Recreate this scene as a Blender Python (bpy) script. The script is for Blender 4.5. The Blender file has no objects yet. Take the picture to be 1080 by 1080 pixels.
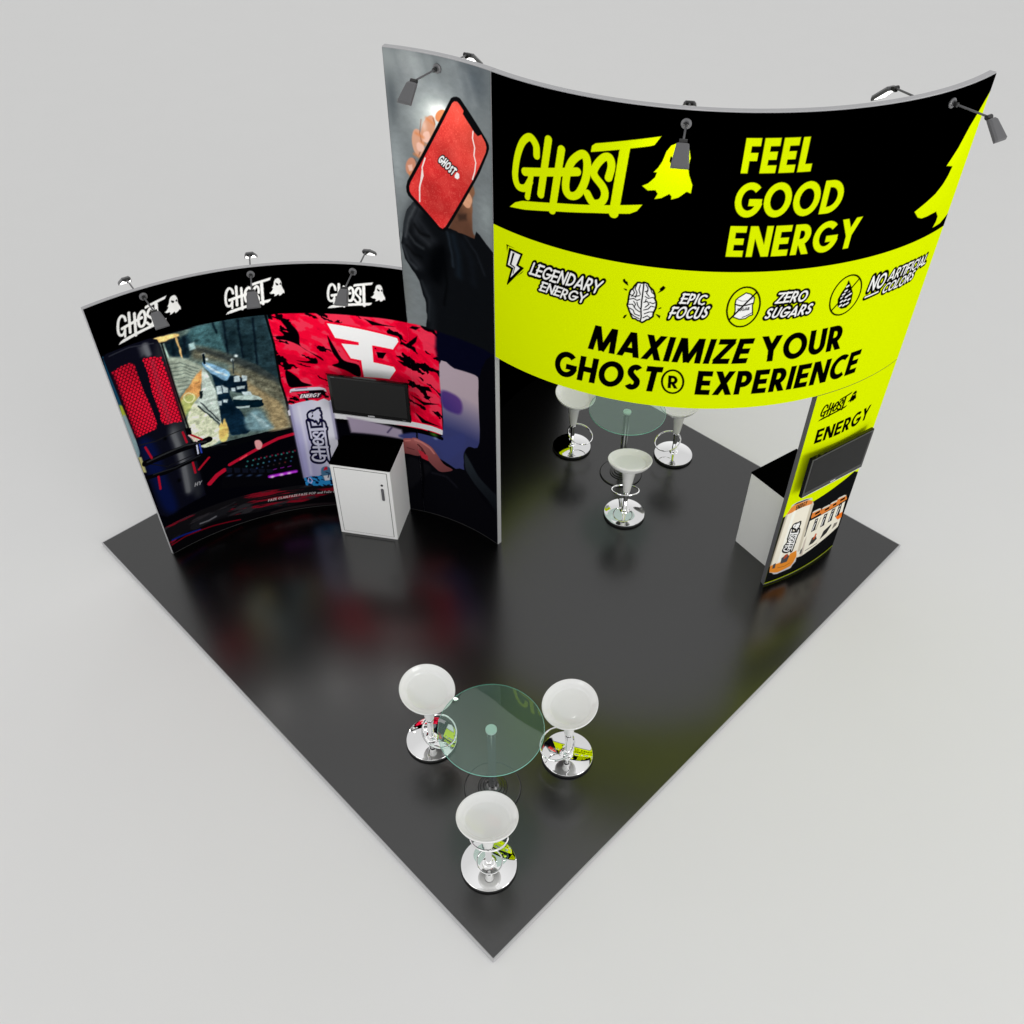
import bpy, bmesh, math, random
import numpy as np
from mathutils import Vector, Matrix
PI=math.pi
scene=bpy.context.scene
COL=scene.collection
# ------------------------------------------------------------------ printed graphics (panel metres)
LOGO={'strokes':[(0.058,[(0.438,4.397),(0.43,4.472),(0.376,4.517),(0.31,4.464),(0.262,4.344),(0.241,4.196),(0.27,4.118),(0.34,4.124),(0.382,4.186)],0),(0.049,[(0.394,4.253),(0.36,4.057)],0),(0.061,[(0.536,4.537),(0.481,4.112)],0),(0.061,[(0.645,4.49),(0.585,4.013)],0),(0.064,[(0.333,4.248),(0.777,4.356)],0),(0.061,[(0.813,4.493),(0.734,4.424),(0.697,4.314),(0.695,4.202),(0.738,4.165),(0.8,4.2),(0.847,4.319),(0.851,4.442),(0.813,4.493)],0),(0.058,[(1.019,4.358),(1.034,4.448),(1.011,4.504),(0.967,4.492),(0.916,4.42),(0.91,4.359),(0.982,4.283),(1.0,4.224),(0.976,4.166),(0.913,4.151),(0.865,4.212)],0),(0.073,[(1.12,4.586),(1.078,4.1)],0)],'polys':[[(0.875,4.519),(0.879,4.563),(0.905,4.586),(1.362,4.699),(1.322,4.634),(1.292,4.623)],[(0.186,3.926),(0.242,3.98),(0.314,4.014),(0.63,4.083),(1.282,4.2),(1.247,4.146),(1.196,4.117),(0.932,4.075),(0.633,4.017),(0.333,3.948)]],'ghost':[(1.518,4.672),(1.476,4.664),(1.435,4.643),(1.408,4.6),(1.388,4.529),(1.364,4.481),(1.336,4.446),(1.359,4.446),(1.35,4.411),(1.306,4.361),(1.265,4.338),(1.309,4.309),(1.363,4.318),(1.381,4.293),(1.362,4.252),(1.41,4.265),(1.462,4.301),(1.478,4.287),(1.479,4.261),(1.529,4.281),(1.581,4.329),(1.61,4.317),(1.613,4.379),(1.581,4.449),(1.568,4.507),(1.576,4.566),(1.563,4.616),(1.544,4.655)],'eyes':[[(1.44,4.57),(1.501,4.539),(1.49,4.505),(1.455,4.506),(1.436,4.534)],[(1.56,4.572),(1.526,4.541),(1.538,4.511),(1.56,4.523)]],'anchors':[(0.186,3.926),(1.282,4.2),(0.368,4.541)]}
ART={'L':[
{'k':'R','c':(3,3,8),'p':[(-0.1,-0.1),(4.0,5.0)]},
{'k':'P','c':(88,104,100),'p':[(0.486,2.513),(0.669,2.513),(0.862,2.509),(1.03,2.514),(1.302,2.524),(1.565,2.537),(1.554,2.267),(1.527,1.846),(1.532,1.161),(1.112,1.144),(0.643,1.147),(0.562,1.266),(0.512,1.522),(0.519,1.929)],'n':(0.12,0.35)},
{'k':'P','c':(30,46,54),'p':[(0.567,2.419),(0.701,2.434),(0.854,2.478),(0.812,2.274),(0.691,2.211),(0.579,2.314)],'s':0.02,'n':(0.2,0.3)},
{'k':'P','c':(58,86,90),'p':[(0.823,2.509),(1.132,2.513),(1.116,2.125),(1.049,2.182),(0.83,2.323)],'s':0.03,'n':(0.1,0.35)},
{'k':'P','c':(40,58,64),'p':[(1.123,2.53),(1.565,2.537),(1.527,1.846),(1.524,1.744),(1.328,1.98),(1.116,2.125)],'s':0.02,'n':(0.08,0.3)},
{'k':'P','c':(26,40,46),'p':[(1.148,2.402),(1.225,2.401),(1.186,2.205),(1.129,2.218)],'s':0.02,'a':0.7},
{'k':'P','c':(26,40,46),'p':[(1.257,2.332),(1.367,2.327),(1.314,2.049),(1.224,2.068)],'s':0.02,'a':0.7},
{'k':'L','c':(18,28,36),'w':0.019,'p':[(1.031,2.521),(1.046,2.411)],'s':0.012},
{'k':'L','c':(18,28,36),'w':0.0191,'p':[(1.132,2.513),(1.1,2.145)],'s':0.012},
{'k':'L','c':(18,28,36),'w':0.0193,'p':[(1.259,2.502),(1.227,2.083)],'s':0.012},
{'k':'L','c':(18,28,36),'w':0.0194,'p':[(1.399,2.492),(1.341,1.978)],'s':0.012},
{'k':'L','c':(20,30,38),'w':0.0299,'p':[(0.646,2.422),(0.612,2.263)],'s':0.015},
{'k':'L','c':(20,30,38),'w':0.0299,'p':[(0.754,2.439),(0.722,2.28)],'s':0.015},
{'k':'P','c':(142,128,98),'p':[(1.087,1.986),(1.288,1.77),(1.49,1.505),(1.521,1.356),(1.526,1.171),(1.329,1.153),(1.329,1.392),(1.2,1.67)],'s':0.05,'n':(0.06,0.3)},
{'k':'P','c':(98,98,84),'p':[(0.829,2.316),(1.072,2.168),(1.322,1.948),(1.504,1.747),(1.517,1.5),(1.236,1.782),(1.097,2.032),(0.93,2.127),(0.785,2.188)],'s':0.04,'n':(0.05,0.4)},
{'k':'P','c':(45,52,54),'p':[(0.851,2.301),(1.118,2.133),(1.328,1.98),(1.527,1.761),(1.511,1.712),(1.264,1.927),(1.034,2.114),(0.843,2.264)],'s':0.03,'a':0.8},
{'k':'P','c':(222,190,125),'p':[(0.489,2.516),(0.691,2.498),(0.708,2.462),(0.536,2.449),(0.511,2.455)],'s':0.008},
{'k':'P','c':(20,28,36),'p':[(0.511,2.455),(0.708,2.462),(0.721,2.435),(0.565,2.412)],'s':0.006,'a':0.8},
{'k':'L','c':(200,165,110),'w':0.0162,'p':[(0.687,2.454),(0.688,2.33),(0.678,2.184)],'s':0.006},
{'k':'L','c':(24,30,38),'w':0.0108,'p':[(0.577,2.408),(0.574,2.254)],'s':0.005},
{'k':'L','c':(24,30,38),'w':0.0112,'p':[(0.691,2.211),(0.681,2.151)],'s':0.005},
{'k':'P','c':(185,215,200),'p':[(0.523,2.45),(0.565,2.435),(0.58,2.243),(0.534,2.245)],'s':0.012},
{'k':'P','c':(150,175,175),'p':[(0.776,2.356),(0.827,2.363),(0.826,2.293),(0.769,2.287)],'s':0.012},
{'k':'P','c':(150,160,146),'p':[(0.538,2.259),(0.691,2.235),(0.829,2.093),(0.831,2.044),(0.618,1.889),(0.518,1.795),(0.53,2.023)],'s':0.02},
{'k':'L','c':(92,104,98),'w':0.0097,'p':[(0.545,2.21),(0.654,2.193),(0.797,2.071)],'s':0.006,'a':0.8},
{'k':'L','c':(92,104,98),'w':0.0098,'p':[(0.55,2.166),(0.659,2.15),(0.784,2.046)],'s':0.006,'a':0.8},
{'k':'L','c':(92,104,98),'w':0.0098,'p':[(0.554,2.123),(0.664,2.106),(0.77,2.022)],'s':0.006,'a':0.8},
{'k':'L','c':(92,104,98),'w':0.0099,'p':[(0.559,2.079),(0.669,2.062),(0.756,1.997)],'s':0.006,'a':0.8},
{'k':'L','c':(92,104,98),'w':0.0099,'p':[(0.564,2.035),(0.674,2.018),(0.742,1.972)],'s':0.006,'a':0.8},
{'k':'L','c':(92,104,98),'w':0.01,'p':[(0.569,1.991),(0.68,1.973),(0.728,1.948)],'s':0.006,'a':0.8},
{'k':'L','c':(92,104,98),'w':0.01,'p':[(0.574,1.946),(0.685,1.928),(0.713,1.923)],'s':0.006,'a':0.8},
{'k':'L','c':(92,104,98),'w':0.0101,'p':[(0.579,1.901),(0.69,1.883),(0.699,1.898)],'s':0.006,'a':0.8},
{'k':'L','c':(92,104,98),'w':0.0102,'p':[(0.584,1.856),(0.696,1.838),(0.685,1.873)],'s':0.006,'a':0.8},
{'k':'P','c':(190,140,88),'p':[(0.835,2.059),(0.762,1.835),(0.714,1.717),(0.641,1.676),(0.581,1.632),(0.536,1.564),(0.529,1.757),(0.627,1.869)],'s':0.01,'n':(0.08,0.3)},
{'k':'P','c':(150,170,105),'p':[(0.576,1.805),(0.682,1.814),(0.701,1.722),(0.574,1.6),(0.525,1.656)],'s':0.02,'a':0.8},
{'k':'L','c':(205,205,160),'w':0.0118,'p':[(0.689,1.769),(0.676,1.745),(0.653,1.733),(0.628,1.735),(0.606,1.752),(0.593,1.778),(0.593,1.807),(0.606,1.83),(0.629,1.842),(0.654,1.84),(0.676,1.823),(0.689,1.797),(0.689,1.768)],'s':0.006},
{'k':'P','c':(175,188,180),'p':[(0.825,2.046),(0.861,2.026),(0.893,1.842),(0.893,1.654),(0.871,1.396),(0.835,1.391),(0.711,1.649),(0.651,1.69),(0.761,1.802)],'s':0.008,'n':(0.05,0.2)},
{'k':'P','c':(205,212,182),'p':[(0.653,1.698),(0.711,1.649),(0.833,1.383),(0.845,1.242),(0.786,1.172),(0.651,1.153),(0.562,1.266),(0.536,1.476)],'s':0.01,'n':(0.05,0.25)},
{'k':'L','c':(35,45,50),'w':0.0134,'p':[(0.7,1.662),(0.77,1.54),(0.853,1.376)],'s':0.004},
{'k':'L','c':(35,45,50),'w':0.0119,'p':[(0.735,1.692),(0.799,1.547),(0.855,1.42)],'s':0.004},
{'k':'P','c':(20,28,32),'p':[(0.752,1.822),(0.786,1.819),(0.753,1.737),(0.731,1.745)],'s':0.006},
{'k':'P','c':(215,185,110),'p':[(0.841,1.353),(0.928,1.431),(0.94,1.355),(0.887,1.171),(0.814,1.17)],'s':0.01},
{'k':'P','c':(20,38,52),'p':[(0.845,2.104),(0.899,1.989),(0.907,1.718),(0.874,1.377),(0.915,1.435),(0.928,1.231),(0.978,1.195),(1.124,1.206),(1.088,1.453),(1.023,1.683),(1.057,1.877),(0.973,2.017),(0.886,2.108)],'s':0.008,'n':(0.2,0.3)},
{'k':'P','c':(120,158,185),'p':[(0.853,2.126),(0.923,2.096),(1.057,1.969),(1.061,1.893),(1.008,1.866),(0.921,1.966),(0.853,2.069)],'s':0.008},
{'k':'L','c':(185,205,215),'w':0.0199,'p':[(0.876,2.094),(0.942,2.001),(1.034,1.925)],'s':0.01},
{'k':'P','c':(18,32,44),'p':[(1.064,1.909),(1.193,1.842),(1.206,1.771),(1.174,1.676),(1.037,1.747)],'s':0.008},
{'k':'P','c':(176,192,196),'p':[(0.911,1.828),(0.964,1.82),(0.957,1.728),(0.903,1.733)],'s':0.007},
{'k':'P','c':(176,192,196),'p':[(1.101,1.891),(1.154,1.886),(1.148,1.82),(1.094,1.825)],'s':0.007},
{'k':'P','c':(176,192,196),'p':[(1.175,1.889),(1.22,1.873),(1.212,1.813),(1.168,1.818)],'s':0.007},
{'k':'P','c':(176,192,196),'p':[(0.972,1.826),(1.021,1.769),(1.011,1.721),(0.966,1.734)],'s':0.007},
{'k':'P','c':(176,192,196),'p':[(1.049,1.77),(1.092,1.763),(1.086,1.717),(1.047,1.727)],'s':0.007},
{'k':'P','c':(176,192,196),'p':[(1.104,1.772),(1.184,1.76),(1.171,1.729),(1.104,1.738)],'s':0.007},
{'k':'P','c':(176,192,196),'p':[(0.893,1.654),(0.932,1.645),(0.918,1.593),(0.889,1.603)],'s':0.007},
{'k':'P','c':(176,192,196),'p':[(0.942,1.655),(0.989,1.65),(0.974,1.611),(0.94,1.618)],'s':0.007},
{'k':'P','c':(176,192,196),'p':[(1.136,1.695),(1.217,1.683),(1.227,1.629),(1.153,1.638)],'s':0.007},
{'k':'P','c':(16,34,44),'p':[(1.054,1.63),(1.3,1.577),(1.305,1.487),(1.124,1.496),(1.052,1.552)],'s':0.004},
{'k':'P','c':(165,182,178),'p':[(1.061,1.663),(1.235,1.635),(1.302,1.585),(1.29,1.561),(1.066,1.622)],'s':0.004},
{'k':'P','c':(160,175,175),'p':[(1.049,1.539),(1.184,1.516),(1.172,1.487),(1.064,1.51)],'s':0.004},
{'k':'P','c':(110,138,145),'p':[(1.154,1.435),(1.255,1.445),(1.314,1.305),(1.365,1.192),(1.262,1.179),(1.124,1.206),(1.094,1.343)],'s':0.03},
{'k':'L','c':(150,172,175),'w':0.014,'p':[(1.168,1.431),(1.229,1.307),(1.253,1.209)],'s':0.01,'a':0.5},
{'k':'L','c':(150,172,175),'w':0.014,'p':[(1.184,1.413),(1.245,1.288),(1.27,1.205)],'s':0.01,'a':0.5},
{'k':'L','c':(150,172,175),'w':0.014,'p':[(1.2,1.394),(1.261,1.269),(1.286,1.201)],'s':0.01,'a':0.5},
{'k':'L','c':(150,172,175),'w':0.0141,'p':[(1.216,1.375),(1.278,1.251),(1.302,1.197)],'s':0.01,'a':0.5},
{'k':'L','c':(150,172,175),'w':0.0141,'p':[(1.232,1.357),(1.295,1.232),(1.319,1.193)],'s':0.01,'a':0.5},
{'k':'L','c':(150,172,175),'w':0.0142,'p':[(1.249,1.338),(1.311,1.213),(1.335,1.189)],'s':0.01,'a':0.5},
{'k':'L','c':(150,172,175),'w':0.0142,'p':[(1.265,1.32),(1.328,1.195),(1.352,1.186)],'s':0.01,'a':0.5},
{'k':'G','c':(220,235,235),'p':[(1.127,2.082)],'r':(0.018,0.019),'a':1},
{'k':'G','c':(220,235,235),'p':[(0.896,2.15)],'r':(0.018,0.018),'a':1},
{'k':'G','c':(220,235,235),'p':[(0.883,2.208)],'r':(0.018,0.019),'a':1},
{'k':'G','c':(220,235,235),'p':[(1.168,2.121)],'r':(0.018,0.019),'a':1},
{'k':'L','c':(16,26,34),'w':0.0225,'p':[(0.882,2.205),(0.867,2.113)],'s':0.004},
{'k':'L','c':(50,60,64),'w':0.0115,'p':[(1.131,2.081),(1.105,1.931)],'s':0.006},
{'k':'W','p':[(0.486,2.513),(0.669,2.513),(0.862,2.509),(1.03,2.514),(1.302,2.524),(1.565,2.537),(1.554,2.267),(1.527,1.846),(1.532,1.161),(1.112,1.144),(0.643,1.147),(0.562,1.266),(0.512,1.522),(0.519,1.929)],'w':(0.008,0.045,0.26),'ct':1.14},
{'k':'L','c':(4,5,8),'w':0.0571,'p':[(0.602,1.128),(0.9,1.095),(1.248,1.102),(1.539,1.116)]},
{'k':'L','c':(26,28,32),'w':0.0127,'p':[(0.719,1.133),(0.792,1.132),(0.859,1.107)],'s':0.004},
{'k':'X','p':[(1.535,2.515),(1.826,2.5),(2.137,2.486),(2.455,2.47),(2.782,2.476),(2.882,2.473),(3.168,2.457),(3.176,2.008),(3.164,1.196),(2.794,1.185),(2.314,1.215),(2.005,1.252),(1.564,1.376),(1.545,1.465),(1.522,1.718),(1.543,2.208)],'t':'camo'},
{'k':'P','c':(3,0,3),'p':[(1.64,2.457),(1.731,2.394),(1.791,2.277),(1.791,2.125),(1.957,2.0),(1.968,1.96),(1.77,2.146),(1.654,2.214),(1.578,2.232),(1.577,2.27),(1.648,2.271),(1.613,2.34),(1.7,2.303)],'s':0.004},
{'k':'P','c':(3,0,3),'p':[(2.057,2.248),(2.117,2.096),(2.181,1.96),(2.324,1.907),(2.316,1.766),(2.183,1.841),(2.058,1.899),(2.129,1.939),(2.079,2.057)],'s':0.004},
{'k':'P','c':(3,0,3),'p':[(1.596,1.87),(1.696,1.778),(1.735,1.713),(1.826,1.664),(1.693,1.655),(1.597,1.677)],'s':0.004},
{'k':'P','c':(3,0,3),'p':[(1.719,1.975),(1.821,1.957),(1.907,1.992),(1.914,1.922),(1.802,1.939)],'s':0.004},
{'k':'P','c':(3,0,3),'p':[(2.519,2.082),(2.62,2.085),(2.579,2.012),(2.529,2.015)],'s':0.004},
{'k':'P','c':(3,0,3),'p':[(2.817,2.204),(2.957,2.337),(2.943,2.268),(2.876,2.193)],'s':0.004},
{'k':'P','c':(3,0,3),'p':[(2.916,2.032),(3.129,2.003),(3.09,1.962),(2.982,1.971)],'s':0.004},
{'k':'P','c':(3,0,3),'p':[(2.724,2.014),(2.843,1.997),(2.892,1.958),(2.788,1.957)],'s':0.004},
{'k':'P','c':(3,0,3),'p':[(2.436,2.45),(2.61,2.405),(2.742,2.396),(2.51,2.384)],'s':0.004},
{'k':'P','c':(3,0,3),'p':[(2.893,1.749),(3.04,1.767),(3.073,1.716),(2.945,1.711)],'s':0.004},
{'k':'P','c':(3,0,3),'p':[(2.914,2.437),(3.0,2.439),(2.945,2.399),(2.885,2.404)],'s':0.004},
{'k':'P','c':(3,0,3),'p':[(2.83,1.621),(2.97,1.562),(3.14,1.583),(2.967,1.52)],'s':0.004},
{'k':'P','c':(3,0,3),'p':[(2.857,1.406),(2.972,1.329),(3.141,1.297),(2.931,1.285)],'s':0.004},
{'k':'L','c':(235,5,45),'w':0.0449,'p':[(2.072,2.383),(2.747,2.271),(2.756,2.234),(2.692,2.135),(2.485,2.155),(2.477,1.956),(2.682,1.928),(2.697,1.891),(2.624,1.775),(2.359,1.769),(2.355,1.969),(2.254,1.987),(2.182,2.155),(2.352,2.144),(2.353,2.178),(2.13,2.22),(2.072,2.383)]},
{'k':'P','c':(226,226,226),'p':[(2.072,2.383),(2.747,2.271),(2.756,2.234),(2.692,2.135),(2.485,2.155),(2.477,1.956),(2.682,1.928),(2.697,1.891),(2.624,1.775),(2.359,1.769),(2.355,1.969),(2.254,1.987),(2.182,2.155),(2.352,2.144),(2.353,2.178),(2.13,2.22)]},
{'k':'L','c':(205,205,208),'w':0.0662,'p':[(1.973,1.27),(2.246,1.233),(2.491,1.222),(2.799,1.237),(3.041,1.241),(3.153,1.231)]},
{'k':'L','c':(2,2,4),'w':0.0509,'p':[(1.965,1.209),(2.239,1.178),(2.486,1.166),(2.793,1.17),(3.037,1.169),(3.144,1.155)]},
{'k':'L','c':(3,2,4),'w':0.0231,'p':[(1.518,2.508),(1.539,2.19),(1.525,1.738),(1.556,1.378)],'a':0.9},
{'k':'L','c':(3,2,4),'w':0.0188,'p':[(3.177,2.46),(3.185,2.011),(3.174,1.265)]},
{'k':'P','c':(5,6,24),'p':[(3.18,2.464),(3.404,2.477),(3.858,2.474),(3.849,1.95),(3.643,2.042),(3.602,2.104),(3.194,2.075)],'s':0.03},
{'k':'P','c':(166,150,160),'p':[(3.175,2.078),(3.344,2.088),(3.541,2.108),(3.607,2.107),(3.631,2.059),(3.627,1.726),(3.612,1.263),(3.414,0.956),(3.39,0.783),(3.153,0.843),(2.86,0.962),(2.874,1.141),(3.159,1.196)],'s':0.008,'g':((52,57,104),(3.359,1.795),(3.334,1.299))},
{'k':'P','c':(86,56,120),'p':[(3.178,1.76),(3.312,1.777),(3.402,1.734),(3.418,1.63),(3.361,1.542),(3.19,1.567)],'s':0.025,'g':((60,44,110),(3.388,1.776),(3.196,1.575))},
{'k':'P','c':(150,138,158),'p':[(2.123,1.251),(2.694,1.141),(2.713,1.012),(2.142,1.045)],'s':0.02},
{'k':'L','c':(70,60,90),'w':0.0173,'p':[(2.535,1.077),(2.588,1.151)],'s':0.01},
{'k':'P','c':(52,58,108),'p':[(2.656,1.059),(2.863,1.14),(3.162,1.159),(3.416,1.319),(3.407,1.13),(3.187,0.864),(3.095,1.003),(2.888,1.052),(2.745,1.019)],'s':0.02},
{'k':'L','c':(8,8,14),'w':0.0177,'p':[(2.863,1.177),(2.858,1.063)],'s':0.005},
{'k':'P','c':(6,6,11),'p':[(3.639,2.098),(3.62,1.3),(3.472,1.175),(3.412,1.06),(3.407,0.953),(3.44,0.79),(3.638,0.53),(3.819,0.304),(4.108,-0.111),(4.103,1.99),(3.856,2.432)],'s':0.006},
{'k':'L','c':(2,2,4),'w':0.0459,'p':[(2.792,1.158),(3.036,1.158),(3.144,1.148)]},
{'k':'G','c':(60,120,30),'p':[(3.056,1.169)],'r':(0.05,0.027),'a':0.8},
{'k':'G','c':(120,140,180),'p':[(3.072,1.123)],'r':(0.03,0.023),'a':0.7},
{'k':'P','c':(34,40,46),'p':[(3.418,1.056),(3.466,1.016),(3.594,0.835),(3.753,0.748),(3.849,0.701),(3.845,0.475),(3.712,0.575),(3.538,0.695),(3.425,0.837)],'s':0.016,'g':((12,14,18),(3.449,1.008),(3.783,0.433))},
{'k':'P','c':(8,8,13),'p':[(2.597,0.908),(2.716,0.822),(2.879,0.824),(2.953,0.81),(3.037,0.71),(3.177,0.707),(3.408,0.828),(3.638,0.53),(3.858,0.253),(3.88,-1.192),(2.338,-1.97)],'s':0.006},
{'k':'P','c':(17,17,21),'p':[(2.727,0.752),(2.874,0.75),(2.989,0.675),(2.821,0.438),(2.708,0.334)],'s':0.02},
{'k':'L','c':(3,3,6),'w':0.0242,'p':[(2.889,0.754),(2.894,0.534),(2.859,0.216)],'s':0.01},
{'k':'L','c':(18,18,24),'w':0.0321,'p':[(3.001,0.623),(3.173,0.632),(3.296,0.536)],'s':0.014},
{'k':'P','c':(150,84,82),'p':[(2.697,1.004),(2.745,1.035),(2.797,1.043),(2.837,1.034),(2.887,0.934),(2.899,0.859),(2.849,0.816),(2.716,0.822),(2.68,0.808)],'s':0.004,'g':((112,58,60),(2.777,1.014),(2.789,0.802))},
{'k':'P','c':(150,86,84),'p':[(2.797,1.039),(2.844,1.061),(2.895,1.042),(3.01,0.992),(3.072,0.913),(3.151,0.799),(3.259,0.76),(3.112,0.674),(3.028,0.718),(2.966,0.785),(2.929,0.853),(2.887,0.934)],'s':0.004,'g':((104,56,58),(2.865,1.034),(3.177,0.707))},
{'k':'P','c':(176,40,54),'p':[(2.85,0.906),(2.902,0.895),(2.964,0.849),(2.966,0.777),(2.892,0.799)],'s':0.003},
{'k':'L','c':(186,116,110),'w':0.023,'p':[(2.831,1.033),(2.908,1.018),(2.997,0.967),(3.041,0.91)],'s':0.008,'a':0.8},
{'k':'L','c':(66,26,30),'w':0.0167,'p':[(2.861,0.977),(2.905,0.932),(2.936,0.869)],'s':0.004},
{'k':'L','c':(186,112,106),'w':0.0164,'p':[(2.719,0.994),(2.777,1.014)],'s':0.006,'a':0.7},
{'k':'L','c':(84,40,44),'w':0.0099,'p':[(2.734,0.905),(2.811,0.894)],'s':0.005},
{'k':'X','p':[(-0.016,0.391),(0.368,0.391),(0.74,0.384),(1.24,0.355),(1.742,0.348),(2.258,0.398),(2.244,0.271),(1.698,0.033),(1.191,0.082),(0.678,0.096),(0.299,0.115),(0.026,0.106),(-0.018,0.171)],'t':'streak'},
{'k':'P','c':(7,6,9),'p':[(0.195,0.183),(0.69,0.154),(1.233,0.052),(2.227,0.109),(2.06,-1.436),(-0.281,-0.314),(0.026,0.106)],'s':0.012},
{'k':'P','c':(24,24,28),'p':[(0.285,0.252),(0.531,0.284),(0.729,0.279),(0.682,0.222),(0.459,0.18),(0.288,0.17)],'s':0.012},
{'k':'L','c':(112,112,118),'w':0.0158,'p':[(0.372,0.215),(0.466,0.208),(0.553,0.224)],'s':0.01},
{'k':'L','c':(30,24,26),'w':0.038,'p':[(1.133,0.019),(1.278,0.039),(1.511,0.038),(1.744,0.027),(1.979,0.015)],'s':0.012},
{'k':'L','c':(12,30,110),'w':0.0212,'p':[(0.043,0.184),(0.191,0.169),(0.353,0.139)],'s':0.006},
{'k':'L','c':(105,6,22),'w':0.016,'p':[(0.021,0.123),(0.184,0.142),(0.491,0.113),(0.788,0.059)],'s':0.004},
{'k':'P','c':(5,5,9),'p':[(0.693,0.59),(0.83,0.801),(1.1,0.822),(1.416,0.857),(1.551,0.876),(1.563,0.374),(0.86,0.518)],'s':0.01},
{'k':'L','c':(176,16,44),'w':0.037,'p':[(0.838,0.842),(0.981,0.891),(1.218,0.977),(1.381,1.038),(1.549,1.069)],'s':0.004},
{'k':'L','c':(176,16,44),'w':0.0501,'p':[(0.59,0.685),(0.686,0.759),(0.772,0.795)],'s':0.004},
{'k':'L','c':(230,60,80),'w':0.0197,'p':[(0.955,0.871),(1.028,0.904)],'s':0.006},
{'k':'P','c':(212,150,150),'p':[(1.141,1.056),(1.19,1.062),(1.212,1.007),(1.186,0.948),(1.143,0.955)],'s':0.006},
{'k':'G','c':(150,30,60),'p':[(1.104,0.828)],'r':(0.012,0.014),'a':0.85},
{'k':'G','c':(150,30,60),'p':[(1.164,0.827)],'r':(0.011,0.014),'a':0.85},
{'k':'G','c':(150,30,60),'p':[(1.223,0.827)],'r':(0.012,0.014),'a':0.85},
{'k':'G','c':(150,30,60),'p':[(1.282,0.828)],'r':(0.012,0.014),'a':0.85},
{'k':'G','c':(150,30,60),'p':[(1.342,0.83)],'r':(0.012,0.015),'a':0.85},
{'k':'G','c':(150,30,60),'p':[(1.402,0.833)],'r':(0.012,0.014),'a':0.85},
{'k':'G','c':(150,30,60),'p':[(1.462,0.837)],'r':(0.012,0.014),'a':0.85},
{'k':'G','c':(150,30,60),'p':[(1.522,0.842)],'r':(0.012,0.014),'a':0.85},
{'k':'G','c':(150,30,60),'p':[(1.583,0.849)],'r':(0.012,0.015),'a':0.85},
{'k':'G','c':(50,150,140),'p':[(1.023,0.822)],'r':(0.012,0.014),'a':0.85},
{'k':'G','c':(60,160,150),'p':[(1.082,0.819)],'r':(0.012,0.014),'a':0.85},
{'k':'G','c':(50,150,145),'p':[(1.141,0.817)],'r':(0.012,0.014),'a':0.85},
{'k':'G','c':(50,150,150),'p':[(1.2,0.816)],'r':(0.012,0.014),'a':0.85},
{'k':'G','c':(40,130,130),'p':[(1.26,0.817)],'r':(0.012,0.014),'a':0.85},
{'k':'G','c':(50,160,150),'p':[(1.319,0.818)],'r':(0.012,0.014),'a':0.85},
{'k':'G','c':(60,170,160),'p':[(1.379,0.821)],'r':(0.012,0.014),'a':0.85},
{'k':'G','c':(60,150,150),'p':[(1.439,0.825)],'r':(0.012,0.014),'a':0.85},
{'k':'G','c':(50,150,140),'p':[(1.5,0.83)],'r':(0.012,0.015),'a':0.85},
{'k':'G','c':(60,140,140),'p':[(0.999,0.76)],'r':(0.013,0.014),'a':0.85},
{'k':'G','c':(50,130,140),'p':[(1.059,0.756)],'r':(0.012,0.014),'a':0.85},
{'k':'G','c':(60,140,150),'p':[(1.118,0.754)],'r':(0.013,0.014),'a':0.85},
{'k':'G','c':(70,150,160),'p':[(1.177,0.753)],'r':(0.013,0.014),'a':0.85},
{'k':'G','c':(50,100,150),'p':[(1.237,0.753)],'r':(0.012,0.014),'a':0.85},
{'k':'G','c':(60,90,140),'p':[(1.297,0.754)],'r':(0.012,0.014),'a':0.85},
{'k':'G','c':(40,80,120),'p':[(1.357,0.756)],'r':(0.012,0.014),'a':0.85},
{'k':'G','c':(60,120,110),'p':[(1.417,0.759)],'r':(0.012,0.014),'a':0.85},
{'k':'G','c':(60,140,140),'p':[(1.478,0.764)],'r':(0.012,0.015),'a':0.85},
{'k':'G','c':(40,90,150),'p':[(0.978,0.708)],'r':(0.013,0.014),'a':0.85},
{'k':'G','c':(60,110,190),'p':[(1.037,0.704)],'r':(0.013,0.014),'a':0.85},
{'k':'G','c':(40,70,130),'p':[(1.097,0.701)],'r':(0.013,0.014),'a':0.85},
{'k':'G','c':(40,60,90),'p':[(1.156,0.699)],'r':(0.012,0.014),'a':0.85},
{'k':'G','c':(60,60,80),'p':[(1.216,0.699)],'r':(0.012,0.014),'a':0.85},
{'k':'G','c':(50,40,40),'p':[(1.276,0.699)],'r':(0.012,0.014),'a':0.85},
{'k':'G','c':(80,50,50),'p':[(1.337,0.701)],'r':(0.012,0.014),'a':0.85},
{'k':'G','c':(120,40,40),'p':[(1.397,0.704)],'r':(0.012,0.014),'a':0.85},
{'k':'G','c':(40,90,150),'p':[(1.458,0.708)],'r':(0.012,0.014),'a':0.85},
{'k':'P','c':(14,18,30),'p':[(0.792,0.825),(0.854,0.791),(0.837,0.733),(0.785,0.749)],'s':0.004},
{'k':'P','c':(14,18,30),'p':[(0.87,0.789),(0.933,0.757),(0.918,0.702),(0.865,0.717)],'s':0.004},
{'k':'P','c':(14,18,30),'p':[(0.949,0.753),(1.013,0.725),(0.999,0.672),(0.945,0.686)],'s':0.004},
{'k':'P','c':(14,18,30),'p':[(1.029,0.72),(1.094,0.694),(1.08,0.644),(1.027,0.657)],'s':0.004},
{'k':'P','c':(14,18,30),'p':[(1.109,0.688),(1.175,0.666),(1.162,0.619),(1.108,0.63)],'s':0.004},
{'k':'P','c':(14,18,30),'p':[(1.191,0.657),(1.257,0.639),(1.245,0.595),(1.191,0.604)],'s':0.004},
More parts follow.
